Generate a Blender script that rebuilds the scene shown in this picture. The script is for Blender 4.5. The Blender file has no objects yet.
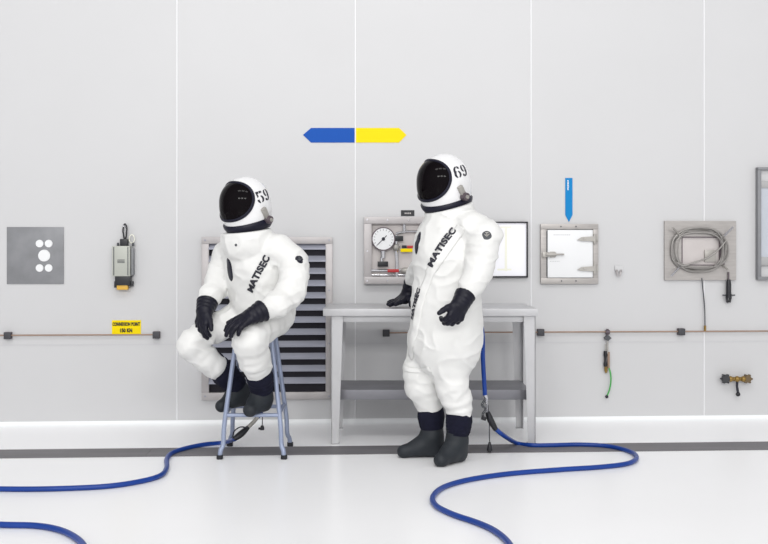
import bpy, bmesh, math, random
import numpy as np
from mathutils import Vector, Matrix
from mathutils.bvhtree import BVHTree

random.seed(4)
SC = bpy.context.scene
COL = SC.collection
PI = math.pi

# ------------------------------------------------------------------ camera
F = 975.0                      # focal length in pixels of the 768 x 544 frame
CAM_H = 1.22
HZ = 249.0                     # eye level in the frame
YAW = math.radians(3.0)        # camera turned a little to the right of square-on
CR = Vector((math.cos(YAW), -math.sin(YAW), 0))
CF = Vector((math.sin(YAW), math.cos(YAW), 0))
UP = Vector((0, 0, 1))
CAM = Vector((0, 0, CAM_H))
cd = bpy.data.cameras.new('camera')
cam = bpy.data.objects.new('camera', cd)
COL.objects.link(cam)
cam.location = CAM
cam.rotation_euler = (PI / 2, 0, -YAW)
cd.sensor_width = 36.0
cd.lens = F / 768.0 * 36.0
cd.shift_y = -(272.0 - HZ) / 768.0
cd.clip_start = 0.05
SC.camera = cam

# ------------------------------------------------------------------ light
w = bpy.data.worlds.new('hall_fill')
SC.world = w
w.use_nodes = True
bg = w.node_tree.nodes['Background']
bg.inputs[0].default_value = (0.985, 0.985, 1.0, 1)
_nt = w.node_tree
_tc = _nt.nodes.new('ShaderNodeTexCoord')
_sx = _nt.nodes.new('ShaderNodeSeparateXYZ')
_mr = _nt.nodes.new('ShaderNodeMapRange')          # frontal fill added: unseen hall side made brighter to lift the low shadows
_mr.interpolation_type = 'SMOOTHSTEP'
_mr.inputs['From Min'].default_value = 0.3
_mr.inputs['From Max'].default_value = -1.0
_mr.inputs['To Min'].default_value = 0.34
_mr.inputs['To Max'].default_value = 1.2
_nt.links.new(_tc.outputs['Generated'], _sx.inputs[0])
_nt.links.new(_sx.outputs['Y'], _mr.inputs['Value'])
_nt.links.new(_mr.outputs[0], bg.inputs[1])


def area(x, y, z, sx, sy, power, rot=(0, 0, 0), col=(1.0, 0.99, 0.97)):
    l = bpy.data.lights.new('ceiling_lamp', 'AREA')
    l.shape = 'RECTANGLE'
    l.size = sx
    l.size_y = sy
    l.energy = power
    l.color = col
    o = bpy.data.objects.new('ceiling_lamp', l)
    o.location = (x, y, z)
    o.rotation_euler = rot
    COL.objects.link(o)


for lx in (-1.7, 0.1, 1.9):
    area(lx, 2.0, 6.2, 1.3, 0.8, 40, (math.radians(8), 0, 0))
    area(lx * 1.8, -6.0, 4.8, 2.2, 1.0, 170, (math.radians(74), 0, 0))

vs = SC.view_settings
SC.display_settings.display_device = 'sRGB'
vs.view_transform = 'Standard'
vs.look = 'None'
vs.gamma = 1.0
vs.use_curve_mapping = False
vs.exposure = -0.05

# ------------------------------------------------------------------ placing


def V(x, y, z):
    """camera-aligned direction: x right, y away, z up"""
    return CR * x + CF * y + UP * z


def P(px, py, d):
    return CAM + CF * d + CR * ((px - 384.0) / F * d) + UP * (-(py - HZ) / F * d)


WALL_Y = 6.82 / math.cos(YAW)


def Wp(px, py, off=0.0):
    """point on the plane `off` in front of the back wall"""
    dirv = CF + CR * ((px - 384.0) / F) + UP * (-(py - HZ) / F)
    t = (WALL_Y - off) / dirv.y
    return CAM + dirv * t


def floor_pt(px, py, z=0.0):
    return P(px, py, F * (CAM_H - z) / (py - HZ))


# ------------------------------------------------------------------ materials
def lin(c):
    out = []
    for v in c:
        v = v / 255.0
        out.append(v / 12.92 if v <= 0.04045 else ((v + 0.055) / 1.055) ** 2.4)
    return tuple(out)


def mat(name, c, rough=0.5, metal=0.0, spec=0.5, var=0.0, vscale=6.0, stretch=None, bump=0.0, bscale=120.0, c2=None, coat=0.0):
    m = bpy.data.materials.new(name)
    m.use_nodes = True
    nt = m.node_tree
    b = nt.nodes['Principled BSDF']
    col = lin(c)
    b.inputs['Base Color'].default_value = (*col, 1)
    b.inputs['Roughness'].default_value = rough
    b.inputs['Metallic'].default_value = metal
    b.inputs['Specular IOR Level'].default_value = spec
    b.inputs['Coat Weight'].default_value = coat
    if var or bump:
        tc = nt.nodes.new('ShaderNodeTexCoord')
        mp = nt.nodes.new('ShaderNodeMapping')
        if stretch:
            mp.inputs['Scale'].default_value = stretch
        nt.links.new(tc.outputs['Object'], mp.inputs['Vector'])
    if var:
        n = nt.nodes.new('ShaderNodeTexNoise')
        n.inputs['Scale'].default_value = vscale
        n.inputs['Detail'].default_value = 5.0
        nt.links.new(mp.outputs[0], n.inputs['Vector'])
        r = nt.nodes.new('ShaderNodeValToRGB')
        r.color_ramp.elements[0].position = 0.3
        r.color_ramp.elements[1].position = 0.7
        if c2 is None:
            a, bb = [v * (1 - var) for v in col], [min(1, v * (1 + var)) for v in col]
        else:
            a, bb = lin(c2), col
        r.color_ramp.elements[0].color = (*a, 1)
        r.color_ramp.elements[1].color = (*bb, 1)
        nt.links.new(n.outputs['Fac'], r.inputs['Fac'])
        nt.links.new(r.outputs['Color'], b.inputs['Base Color'])
    if bump:
        n2 = nt.nodes.new('ShaderNodeTexNoise')
        n2.inputs['Scale'].default_value = bscale
        n2.inputs['Detail'].default_value = 4.0
        nt.links.new(mp.outputs[0], n2.inputs['Vector'])
        bp = nt.nodes.new('ShaderNodeBump')
        bp.inputs['Strength'].default_value = bump
        bp.inputs['Distance'].default_value = 0.004
        nt.links.new(n2.outputs['Fac'], bp.inputs['Height'])
        nt.links.new(bp.outputs['Normal'], b.inputs['Normal'])
    return m


M = {}
M['wall'] = mat('wall_panel', (198, 198, 199), 0.42, spec=0.35, var=0.012, vscale=1.3)
M['seam'] = mat('white_sealant', (226, 226, 228), 0.5)
M['joint'] = mat('grey_joint', (194, 194, 196), 0.6)
M['floor'] = mat('white_epoxy', (249, 249, 250), 0.28, spec=0.4, var=0.015, vscale=1.1)
M['cove'] = mat('white_cove', (243, 245, 246), 0.35)
M['drain'] = mat('drain_steel', (116, 114, 117), 0.6, metal=0.15, var=0.12, vscale=3.0, stretch=(0.5, 3, 1))
M['steel'] = mat('brushed_steel', (168, 164, 161), 0.42, metal=0.45, var=0.08, vscale=9, stretch=(1, 1, 8))
M['plate'] = mat('matt_grey_plate', (132, 133, 136), 0.55, metal=0.3, var=0.14, vscale=7)
M['frame'] = mat('frame_steel', (174, 170, 170), 0.45, metal=0.4, var=0.06, vscale=9)
M['louver'] = mat('slat_metal', (150, 152, 164), 0.4, metal=0.3, var=0.05, vscale=5)
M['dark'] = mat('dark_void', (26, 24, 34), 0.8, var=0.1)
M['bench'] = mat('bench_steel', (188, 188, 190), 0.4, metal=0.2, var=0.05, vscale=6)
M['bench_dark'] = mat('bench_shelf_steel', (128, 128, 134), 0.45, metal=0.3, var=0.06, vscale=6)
M['stool'] = mat('blue_grey_paint', (146, 156, 180), 0.35, metal=0.25, spec=0.5, var=0.07, vscale=10)
M['stool_dk'] = mat('stool_foot', (24, 25, 32), 0.6)
M['suit'] = mat('suit_fabric', (223, 223, 221), 0.62, spec=0.3, var=0.01, vscale=5, bump=0.12, bscale=60)
M['flap'] = mat('suit_flap', (226, 226, 224), 0.55, spec=0.35, bump=0.08, bscale=60)
M['shell'] = mat('white_shell', (229, 229, 230), 0.22, spec=0.5, var=0.005, coat=0.3)
M['visor'] = mat('dark_visor', (9, 5, 8), 0.06, spec=0.08, var=0.1)
M['navy'] = mat('navy_rubber', (14, 14, 34), 0.38, spec=0.3, var=0.1, vscale=10)
M['liner'] = mat('navy_knit', (20, 21, 38), 0.85, spec=0.2, var=0.15, vscale=30, bump=0.3, bscale=90)
M['glove'] = mat('navy_leather', (12, 12, 28), 0.42, spec=0.28, var=0.12, vscale=20, bump=0.25, bscale=70)
M['boot'] = mat('charcoal_rubber', (38, 42, 47), 0.55, spec=0.3, var=0.1, vscale=12, bump=0.1, bscale=50)
M['ink'] = mat('dark_ink', (38, 38, 48), 0.7, var=0.05)
M['ink_grey'] = mat('grey_ink', (78, 80, 84), 0.7, var=0.1)
M['latch'] = mat('latch_metal', (168, 165, 160), 0.4, metal=0.4, var=0.1)
M['latch_dk'] = mat('latch_dark', (96, 86, 92), 0.45, metal=0.4)
M['hose'] = mat('blue_hose', (16, 58, 138), 0.32, spec=0.35, var=0.08, vscale=5)
M['black'] = mat('black_plastic', (20, 21, 28), 0.4, var=0.08)
M['chrome'] = mat('chrome', (200, 200, 204), 0.25, metal=0.9)
M['copper'] = mat('copper_pipe', (158, 134, 118), 0.45, metal=0.3, var=0.08)
M['brass'] = mat('brass', (146, 118, 62), 0.35, metal=0.6, var=0.12)
M['white'] = mat('white_paint', (228, 229, 230), 0.4)
M['paper'] = mat('white_paper', (243, 243, 248), 0.6)
M['cream'] = mat('faint_cream_print', (236, 236, 222), 0.6)
M['blue'] = mat('blue_vinyl', (6, 78, 168), 0.5, spec=0.2)
M['sky'] = mat('light_blue_vinyl', (4, 126, 190), 0.5, spec=0.2)
M['yellow'] = mat('yellow_vinyl', (238, 212, 0), 0.5, spec=0.15)
M['red'] = mat('red_enamel', (178, 40, 44), 0.4)
M['green'] = mat('green_tube', (60, 160, 70), 0.4)
M['device'] = mat('device_grey', (176, 178, 170), 0.45, metal=0.15, var=0.04)
M['glass'] = mat('pale_glass', (182, 187, 195), 0.15, spec=0.6, var=0.02)
M['cable'] = mat('steel_cable', (146, 143, 140), 0.4, metal=0.45, var=0.1, vscale=20)
M['cabinet_back'] = mat('cabinet_back', (196, 190, 188), 0.45, metal=0.3, var=0.06)


# ------------------------------------------------------------------ object helpers
def wloc(o):
    v = Vector((0, 0, 0))
    while o is not None:
        v += o.location
        o = o.parent
    return v


def link(name, me, m, parent=None):
    o = bpy.data.objects.new(name, me)
    COL.objects.link(o)
    if m is not None:
        me.materials.append(m)
    if parent is not None:
        off = wloc(parent)
        me.transform(Matrix.Translation(-off))
        o.parent = parent
    return o


def rebase(o):
    """move a top-level mesh's origin to the bottom of its own box"""
    co = [v.co for v in o.data.vertices]
    mn = Vector([min(c[i] for c in co) for i in range(3)])
    mx = Vector([max(c[i] for c in co) for i in range(3)])
    b = Vector(((mn.x + mx.x) / 2, (mn.y + mx.y) / 2, mn.z))
    o.data.transform(Matrix.Translation(-b))
    o.location = b
    return o


def tag(o, label, cat, group=None):
    o['label'] = label
    o['category'] = cat
    if group:
        o['group'] = group
    return o


def thing(name, loc, label, cat, group=None):
    o = bpy.data.objects.new(name, None)
    o.empty_display_size = 0.1
    COL.objects.link(o)
    o.location = loc
    return tag(o, label, cat, group)


def struct(o):
    o['kind'] = 'structure'
    return o


def copy_tree(o, parent=None):
    c = o.copy()
    COL.objects.link(c)
    if parent is not None:
        c.parent = parent
    for ch in list(o.children):
        copy_tree(ch, c)
    return c


class MB:
    def __init__(self):
        self.bm = bmesh.new()

    def box(self, a, b, bevel=0.0):
        lo = [min(a[i], b[i]) for i in range(3)]
        hi = [max(a[i], b[i]) for i in range(3)]
        vs_ = [self.bm.verts.new((x, y, z)) for x in (lo[0], hi[0]) for y in (lo[1], hi[1]) for z in (lo[2], hi[2])]
        idx = [(0, 1, 3, 2), (4, 6, 7, 5), (0, 4, 5, 1), (2, 3, 7, 6), (0, 2, 6, 4), (1, 5, 7, 3)]
        fs = [self.bm.faces.new([vs_[i] for i in f]) for f in idx]
        if bevel > 0:
            es = set()
            for f in fs:
                es.update(f.edges)
            bmesh.ops.bevel(self.bm, geom=list(es), offset=bevel, segments=2, affect='EDGES', profile=0.6)
        return self

    def obox(self, c, ax, ay, az, hx, hy, hz, bevel=0.0):
        """box with its own axes"""
        ax, ay, az = Vector(ax).normalized(), Vector(ay).normalized(), Vector(az).normalized()
        vs_ = [self.bm.verts.new(Vector(c) + ax * sx * hx + ay * sy * hy + az * sz * hz) for sx in (-1, 1) for sy in (-1, 1) for sz in (-1, 1)]
        idx = [(0, 1, 3, 2), (4, 6, 7, 5), (0, 4, 5, 1), (2, 3, 7, 6), (0, 2, 6, 4), (1, 5, 7, 3)]
        fs = [self.bm.faces.new([vs_[i] for i in f]) for f in idx]
        bmesh.ops.recalc_face_normals(self.bm, faces=fs)
        if bevel > 0:
            es = set()
            for f in fs:
                es.update(f.edges)
            bmesh.ops.bevel(self.bm, geom=list(es), offset=bevel, segments=2, affect='EDGES', profile=0.6)
        return self

    def tube(self, pts, r, n=10, closed=False, radii=None, caps=True):
        pts = [Vector(p) for p in pts]
        N = len(pts)
        up = None
        rings = []
        for i, p in enumerate(pts):
            if closed:
                t = pts[(i + 1) % N] - pts[i - 1]
            else:
                t = pts[min(i + 1, N - 1)] - pts[max(i - 1, 0)]
            t.normalize()
            if up is None:
                up = Vector((0, 0, 1)) if abs(t.z) < 0.9 else Vector((1, 0, 0))
            up = (up - t * up.dot(t)).normalized()
            s = t.cross(up)
            rr = radii[i] if radii else r
            rings.append([self.bm.verts.new(p + (up * math.cos(2 * PI * k / n) + s * math.sin(2 * PI * k / n)) * rr) for k in range(n)])
        cnt = N if closed else N - 1
        fs = []
        for i in range(cnt):
            A, B = rings[i], rings[(i + 1) % N]
            off = 0
            if closed and i == N - 1:
                off = min(range(n), key=lambda q: (A[0].co - B[q].co).length)
            for k in range(n):
                fs.append(self.bm.faces.new((A[k], A[(k + 1) % n], B[(k + 1 + off) % n], B[(k + off) % n])))
        if not closed and caps:
            fs.append(self.bm.faces.new(list(reversed(rings[0]))))
            fs.append(self.bm.faces.new(rings[-1]))
        bmesh.ops.recalc_face_normals(self.bm, faces=fs)
        return self

    def cyl(self, a, b, r, r2=None, n=20):
        return self.tube([a, b], r, n, radii=[r, r if r2 is None else r2])

    def prism(self, pts, vec):
        """closed outline pts extruded along vec"""
        vec = Vector(vec)
        A = [self.bm.verts.new(p) for p in pts]
        B = [self.bm.verts.new(Vector(p) + vec) for p in pts]
        n = len(A)
        fs = [self.bm.faces.new(A), self.bm.faces.new(list(reversed(B)))]
        for i in range(n):
            fs.append(self.bm.faces.new((A[i], B[i], B[(i + 1) % n], A[(i + 1) % n])))
        bmesh.ops.recalc_face_normals(self.bm, faces=fs)
        return self

    def ball(self, c, r, sx=1, sy=1, sz=1, seg=16):
        mtx = Matrix.Translation(c) @ Matrix.Diagonal((sx, sy, sz, 1))
        bmesh.ops.create_uvsphere(self.bm, u_segments=seg, v_segments=seg // 2 + 2, radius=r, matrix=mtx)
        return self

    def build(self, name, m, parent=None, smooth=True, ang=35):
        me = bpy.data.meshes.new(name)
        self.bm.normal_update()
        if smooth:
            lim = math.radians(ang)
            for f in self.bm.faces:
                f.smooth = True
            for e in self.bm.edges:
                if len(e.link_faces) == 2 and e.calc_face_angle(0) > lim:
                    e.smooth = False
        self.bm.to_mesh(me)
        self.bm.free()
        return link(name, me, m, parent)


def wbox(mb, x0, y0, x1, y1, off0, off1, bevel=0.0):
    """box on the wall between frame pixels, from off0 to off1 in front of it"""
    a, b = Wp(x0, y0, 0.0), Wp(x1, y1, 0.0)
    return mb.box((a.x, WALL_Y - off0, a.z), (b.x, WALL_Y - off1, b.z), bevel)


def spline(pts, n=12):
    """Catmull-Rom through 3D points"""
    pts = [Vector(p) for p in pts]
    out = []
    q = [pts[0] * 2 - pts[1]] + pts + [pts[-1] * 2 - pts[-2]]
    for i in range(1, len(q) - 2):
        p0, p1, p2, p3 = q[i - 1], q[i], q[i + 1], q[i + 2]
        for k in range(n):
            t = k / n
            out.append(0.5 * ((2 * p1) + (p2 - p0) * t + (2 * p0 - 5 * p1 + 4 * p2 - p3) * t * t + (3 * p1 - p0 - 3 * p2 + p3) * t ** 3))
    out.append(pts[-1])
    return out


# ------------------------------------------------------------------ implicit surfaces for bodies, gloves, boots
_lat = np.random.RandomState(11).rand(32, 32, 32).astype(np.float32) * 2 - 1


def vnoise(p):
    i = np.floor(p).astype(np.int64)
    f = (p - i).astype(np.float32)
    f = f * f * (3 - 2 * f)
    i0, i1 = i & 31, (i + 1) & 31
    r = 0
    for dx in (0, 1):
        for dy in (0, 1):
            for dz in (0, 1):
                wt = (f[..., 0] if dx else 1 - f[..., 0]) * (f[..., 1] if dy else 1 - f[..., 1]) * (f[..., 2] if dz else 1 - f[..., 2])
                r = r + wt * _lat[(i1 if dx else i0)[..., 0], (i1 if dy else i0)[..., 1], (i1 if dz else i0)[..., 2]]
    return r


class Sdf:
    def __init__(self):
        self.prims = []

    def cone(self, a, b, ra, rb, k=0.03, flat=None, s=1.0, fold=None):
        self.prims.append((np.array(a), np.array(b), ra, rb, k, None if flat is None else np.array(Vector(flat).normalized()), s, fold))
        return self

    def chain(self, pts, k=0.03, flat=None, s=1.0, fold=None):
        """pts: (px, py, depth, radius in px)"""
        for p, q in zip(pts[:-1], pts[1:]):
            self.cone(P(*p[:3]), P(*q[:3]), p[3] * p[2] / F, q[3] * q[2] / F, k, flat, s, fold)
        return self

    def mesh(self, name, m, parent, h=0.007, cuts=(), rumple=0.0, seed=0.0, smooth=1):
        lo = np.min([np.minimum(p[0], p[1]) - max(p[2], p[3]) - 0.04 for p in self.prims], axis=0)
        hi = np.max([np.maximum(p[0], p[1]) + max(p[2], p[3]) + 0.04 for p in self.prims], axis=0)
        n = np.ceil((hi - lo) / h).astype(int) + 1
        D = np.full(tuple(n), 1.0, dtype=np.float32)
        ax = [lo[i] + h * np.arange(n[i]) for i in range(3)]
        for (a, b, ra, rb, k, fl, s, fold) in self.prims:
            pad = max(ra, rb) + k + 0.03
            l = np.clip(((np.minimum(a, b) - pad - lo) / h).astype(int), 0, n)
            u = np.clip(((np.maximum(a, b) + pad - lo) / h).astype(int) + 2, 0, n)
            sl = tuple(slice(l[i], u[i]) for i in range(3))
            G = np.stack(np.meshgrid(*[ax[i][sl[i]] for i in range(3)], indexing='ij'), -1).astype(np.float32)
            ba = (b - a).astype(np.float32)
            pa = G - a.astype(np.float32)
            t = np.clip((pa @ ba) / max(1e-9, float(ba @ ba)), 0, 1)
            q = pa - t[..., None] * ba
            if fl is not None:
                q = q + fl.astype(np.float32) * ((q @ fl.astype(np.float32)) * (s - 1))[..., None]
            r = ra + (rb - ra) * t
            if fold is not None:
                amp, cnt, sd = fold
                tt = (pa @ ba) / max(1e-9, float(ba @ ba))
                nz = vnoise(G * 7.0 + sd)
                ph = 2 * PI * (tt * cnt + 0.55 * nz)
                r = r + amp * (np.sin(ph) * 0.6 + np.abs(np.sin(ph * 0.5)) * 0.6 - 0.4) * (0.5 + 0.8 * np.clip(vnoise(G * 5.0 + sd + 9.3), -0.4, 1))
            d = np.sqrt((q * q).sum(-1)) - r
            c = D[sl]
            if k > 0:
                hh = np.clip(0.5 + 0.5 * (c - d) / k, 0, 1)
                D[sl] = c + (d - c) * hh - k * hh * (1 - hh)
            else:
                D[sl] = np.minimum(c, d)
        if rumple > 0:
            ii = np.nonzero(np.abs(D) < 0.05)
            pts = np.stack([ax[i][ii[i]] for i in range(3)], -1)
            big = vnoise(pts * 8.0 + seed)
            rg = 1 - np.abs(vnoise(pts * np.array([9, 9, 14.0]) + seed + 3.7 + 0.8 * big[:, None]))
            sm = vnoise(pts * 26.0 + seed)
            D[ii] -= rumple * (0.7 * big + 1.0 * (rg ** 4 - 0.35) + 0.22 * sm)
        for (pt, nrm) in cuts:             # keep the side the normal points away from
            pt, nrm = np.array(pt), np.array(Vector(nrm).normalized())
            pl = (ax[0][:, None, None] - pt[0]) * nrm[0] + (ax[1][None, :, None] - pt[1]) * nrm[1] + (ax[2][None, None, :] - pt[2]) * nrm[2]
            D = np.maximum(D, pl.astype(np.float32))
        # surface nets
        S = D < 0
        cnt = np.zeros(tuple(n - 1), dtype=np.int8)
        corners = [(x, y, z) for x in (0, 1) for y in (0, 1) for z in (0, 1)]
        for (x, y, z) in corners:
            cnt += S[x:n[0] - 1 + x, y:n[1] - 1 + y, z:n[2] - 1 + z]
        act = np.nonzero((cnt > 0) & (cnt < 8))
        ci = np.stack(act, -1)
        vals = {c: D[act[0] + c[0], act[1] + c[1], act[2] + c[2]] for c in corners}
        acc = np.zeros((len(ci), 3))
        num = np.zeros(len(ci))
        for c in corners:
            for axis in range(3):
                if c[axis] == 0:
                    e = list(c)
                    e[axis] = 1
                    e = tuple(e)
                    d0, d1 = vals[c], vals[e]
                    mk = (d0 < 0) != (d1 < 0)
                    t = d0[mk] / (d0[mk] - d1[mk])
                    pp = np.tile(np.array(c, float), (mk.sum(), 1))
                    pp[:, axis] = t
                    acc[mk] += pp
                    num[mk] += 1
        verts = lo + h * (ci + acc / num[:, None])
        idx = np.full(tuple(n - 1), -1, dtype=np.int64)
        idx[act] = np.arange(len(ci))
        faces = []
        for axis in range(3):
            o1, o2 = (axis + 1) % 3, (axis + 2) % 3
            sa = [slice(None)] * 3
            sb = [slice(None)] * 3
            sa[axis] = slice(0, n[axis] - 1)
            sb[axis] = slice(1, n[axis])
            A, B = S[tuple(sa)], S[tuple(sb)]
            e = np.stack(np.nonzero(A != B), -1)
            e = e[(e[:, o1] > 0) & (e[:, o2] > 0) & (e[:, o1] < n[o1] - 1) & (e[:, o2] < n[o2] - 1)]
            flip = A[tuple(e.T)]

            def cell(da, db):
                q = e.copy()
                q[:, o1] -= da
                q[:, o2] -= db
                return idx[tuple(q.T)]
            quad = np.stack([cell(1, 1), cell(0, 1), cell(0, 0), cell(1, 0)], -1)
            quad[~flip] = quad[~flip][:, ::-1]
            faces.append(quad)
        faces = np.concatenate(faces)
        for _ in range(smooth):            # one light Laplacian pass
            accu = np.zeros_like(verts)
            deg = np.zeros(len(verts))
            for a_, b_ in ((0, 1), (1, 2), (2, 3), (3, 0)):
                np.add.at(accu, faces[:, a_], verts[faces[:, b_]])
                np.add.at(deg, faces[:, a_], 1)
            verts = verts * 0.5 + 0.5 * accu / np.maximum(deg, 1)[:, None]
        me = bpy.data.meshes.new(name)
        me.from_pydata(verts.tolist(), [], faces.tolist())
        me.polygons.foreach_set('use_smooth', [True] * len(me.polygons))
        me.update()
        bv = BVHTree.FromPolygons([Vector(v) for v in verts], faces.tolist())
        o = link(name, me, m, parent)
        return o, bv


def hit(bv, px, py):
    d = (P(px, py, 1.0) - CAM).normalized()
    loc, nrm, i, dist = bv.ray_cast(CAM, d)
    if loc is None:
        loc, nrm, i, dist = bv.find_nearest(P(px, py, 5.7))
    return loc, nrm


def text_mesh(s, bold=0.02):
    cu = bpy.data.curves.new('lettering', 'FONT')
    cu.body = s
    cu.size = 1.0
    cu.offset = bold
    cu.space_character = 1.05
    cu.resolution_u = 3
    o = bpy.data.objects.new('lettering', cu)
    COL.objects.link(o)
    dg = bpy.context.evaluated_depsgraph_get()
    me = bpy.data.meshes.new_from_object(o.evaluated_get(dg))
    bpy.data.objects.remove(o)
    return me


def ring_half(cx, cy, rx, ry, tx, ty, a0, a1, n=10):
    """a thick arc as a list of quads, for stencil digits"""
    out = []
    for i in range(n):
        t0, t1 = math.radians(a0 + (a1 - a0) * i / n), math.radians(a0 + (a1 - a0) * (i + 1) / n)
        out.append([(cx + rx * math.cos(t0), cy + ry * math.sin(t0)), (cx + rx * math.cos(t1), cy + ry * math.sin(t1)),
                    (cx + (rx - tx) * math.cos(t1), cy + (ry - ty) * math.sin(t1)), (cx + (rx - tx) * math.cos(t0), cy + (ry - ty) * math.sin(t0))])
    return out


def digit(ch):
    """stencil digits in a unit box 0..0.6 x 0..1, stems parted from curves"""
    if ch == '6' or ch == '9':
        q = []
        q += ring_half(0.34, 0.30, 0.26, 0.30, 0.17, 0.07, -80, 80)        # bowl right
        q += ring_half(0.26, 0.30, 0.26, 0.30, 0.17, 0.07, 100, 260)       # bowl left
        q += [[(0.0, 0.30), (0.17, 0.30), (0.19, 0.68), (0.03, 0.68)]]
        q += ring_half(0.36, 0.62, 0.33, 0.38, 0.16, 0.10, 95, 172)
        q += [[(0.38, 0.80), (0.55, 0.74), (0.56, 0.92), (0.40, 1.0)]]
        if ch == '9':
            q = [[(0.6 - x, 1.0 - y) for (x, y) in f] for f in q]
        return q
    if ch == '5':
        q = [[(0.05, 0.82), (0.27, 0.82), (0.27, 1.0), (0.05, 1.0)], [(0.33, 0.82), (0.58, 0.84), (0.55, 1.0), (0.33, 1.0)],
             [(0.05, 0.5), (0.16, 0.54), (0.16, 0.82), (0.05, 0.82)]]
        q += ring_half(0.30, 0.30, 0.30, 0.32, 0.17, 0.08, -75, 75)
        q += ring_half(0.24, 0.30, 0.24, 0.32, 0.15, 0.08, 180, 258)
        q += [[(0.0, 0.18), (0.14, 0.14), (0.14, 0.30), (0.0, 0.30)]]
        return q
    return []


def digits_mesh(s):
    bm = bmesh.new()
    x = 0.0
    for ch in s:
        for f in digit(ch):
            bm.faces.new([bm.verts.new((px + x, py, 0)) for (px, py) in f])
        x += 0.72
    bmesh.ops.remove_doubles(bm, verts=bm.verts, dist=1e-4)
    me = bpy.data.meshes.new('digits')
    bm.to_mesh(me)
    bm.free()
    return me


def decal(name, me, bv, A, B, height, m, parent, lift=0.0025, cuts=2, label=None, flip=1):
    """lay flat lettering on a surface from pixel A to pixel B (its base line), conforming to it"""
    pa, na = hit(bv, *A)
    pb, nb = hit(bv, *B)
    n = (na + nb).normalized()
    x = (pb - pa)
    wdt = x.length
    x.normalize()
    n = (n - x * n.dot(x)).normalized()
    y = n.cross(x) * flip
    bm = bmesh.new()
    bm.from_mesh(me)
    xs = [v.co.x for v in bm.verts]
    ys = [v.co.y for v in bm.verts]
    x0, x1, y0, y1 = min(xs), max(xs), min(ys), max(ys)
    bmesh.ops.triangulate(bm, faces=bm.faces)
    for _ in range(cuts):
        bmesh.ops.subdivide_edges(bm, edges=bm.edges, cuts=1, use_grid_fill=True)
    bmesh.ops.triangulate(bm, faces=bm.faces)
    for v in bm.verts:
        u = (v.co.x - x0) / (x1 - x0) * wdt
        t = (v.co.y - y0) / (y1 - y0) * height
        p = pa + x * u + y * t
        o = p + n * 0.08
        loc, nn, i, dist = bv.ray_cast(o, -n, 0.2)
        if loc is None:
            loc, nn, i, dist = bv.find_nearest(p)
        v.co = loc + nn * lift
    for f in bm.faces:
        f.smooth = True
    out = bpy.data.meshes.new(name)
    bm.normal_update()
    bm.to_mesh(out)
    bm.free()
    o = link(name, out, m, parent)
    sd = o.modifiers.new('thick', 'SOLIDIFY')
    sd.thickness = 0.002
    sd.offset = 0
    if label:
        o['label'] = label
    return o


# ================================================================== THE SETTING
XL, XR = -6.0, 6.5
o = MB().box((XL, WALL_Y, 0), (XR, WALL_Y + 0.12, 4.6)).build('wall_back', M['wall'])
struct(o)
o = MB().box((XL, -2.5, -0.1), (XR, WALL_Y + 0.12, 0.0)).build('floor', M['floor'])
struct(o)
# small white coving where the wall meets the floor
cv = MB()
prof = [(0, 0.0), (-0.045, 0.0), (-0.030, 0.003), (-0.014, 0.011), (-0.006, 0.024), (-0.004, 0.030), (0, 0.032)]
cv.prism([(XL, WALL_Y + y, z) for (y, z) in prof], (XR - XL, 0, 0))
struct(cv.build('baseboard_back', M['cove'], ang=60))
i = 1
for px in (-1.5, 177, 355.3, 531, 704):
    p = Wp(px, 300)
    struct(MB().box((p.x - 0.004, WALL_Y, 0.03), (p.x + 0.004, WALL_Y - 0.003, 4.6), 0.001).build('trim_%d' % i, M['seam']))
    i += 1
z = Wp(384, 343.3).z
struct(MB().box((XL, WALL_Y, z - 0.004), (XR, WALL_Y - 0.002, z + 0.004)).build('trim_%d' % i, M['joint']))
# covered drain channel across the floor, parallel to the wall
ya = (CF * (F * CAM_H / (454.3 - HZ))).y
yb = (CF * (F * CAM_H / (446.0 - HZ))).y
dr = MB()
xs = [XL, -2.45, -1.1, 0.7, 1.75, 3.2, XR]
for a, b in zip(xs[:-1], xs[1:]):
    dr.box((a + 0.001, ya, 0.0), (b - 0.001, yb, 0.003))
dr = dr.build('floor_drain_cover', M['drain'])
struct(dr)

# ================================================================== ON THE WALL
# --- grey plate with five white covers
c = Wp(35.5, 284)
t = thing('wall_plate', (c.x, WALL_Y, c.z), 'square matt grey metal wall plate with five round white discs', 'wall plate')
mb = MB()
wbox(mb, 7, 227, 64, 284, 0, 0.006, 0.002)
mb.build('plate', M['plate'], t)
for (px, py, r) in ((39.9, 243.6, 3.7), (49, 243.6, 3.7), (44.5, 255.6, 5.8), (39.9, 268, 3.7), (49, 268, 3.7)):
    p = Wp(px, py)
    rr = r * 7.0 / F
    MB().cyl((p.x, WALL_Y - 0.005, p.z), (p.x, WALL_Y - 0.011, p.z), rr, rr * 0.96, 28).build('disc', M['white'], t)

# --- hanging control box
c = Wp(124, 290)
t = thing('control_box', (c.x, WALL_Y, c.z), 'small grey control box hanging by a black loop on the wall', 'control box')
mb = MB()
wbox(mb, 114.5, 246, 132, 276, 0.004, 0.075, 0.004)
body = mb.build('housing', M['device'], t)
mb = MB()
for px in (116.2, 130.2):
    wbox(mb, px - 0.4, 247, px + 0.4, 275, 0.074, 0.077)
mb.build('edge_rail', M['ink_grey'], body)
mb = MB()
for k in range(3):
    wbox(mb, 119.8, 259.5 + k * 1.3, 127, 260.2 + k * 1.3, 0.074, 0.076)
mb.build('label_print', M['ink_grey'], body)
mb = MB()
wbox(mb, 132.2, 248, 134.8, 275, 0.0, 0.05, 0.003)
mb.build('side_plate', M['plate'], t)
mb = MB()
wbox(mb, 117, 275.5, 132, 285, 0.0, 0.07, 0.006)
wbox(mb, 115.6, 281, 119, 287.5, 0.0, 0.05, 0.004)
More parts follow.
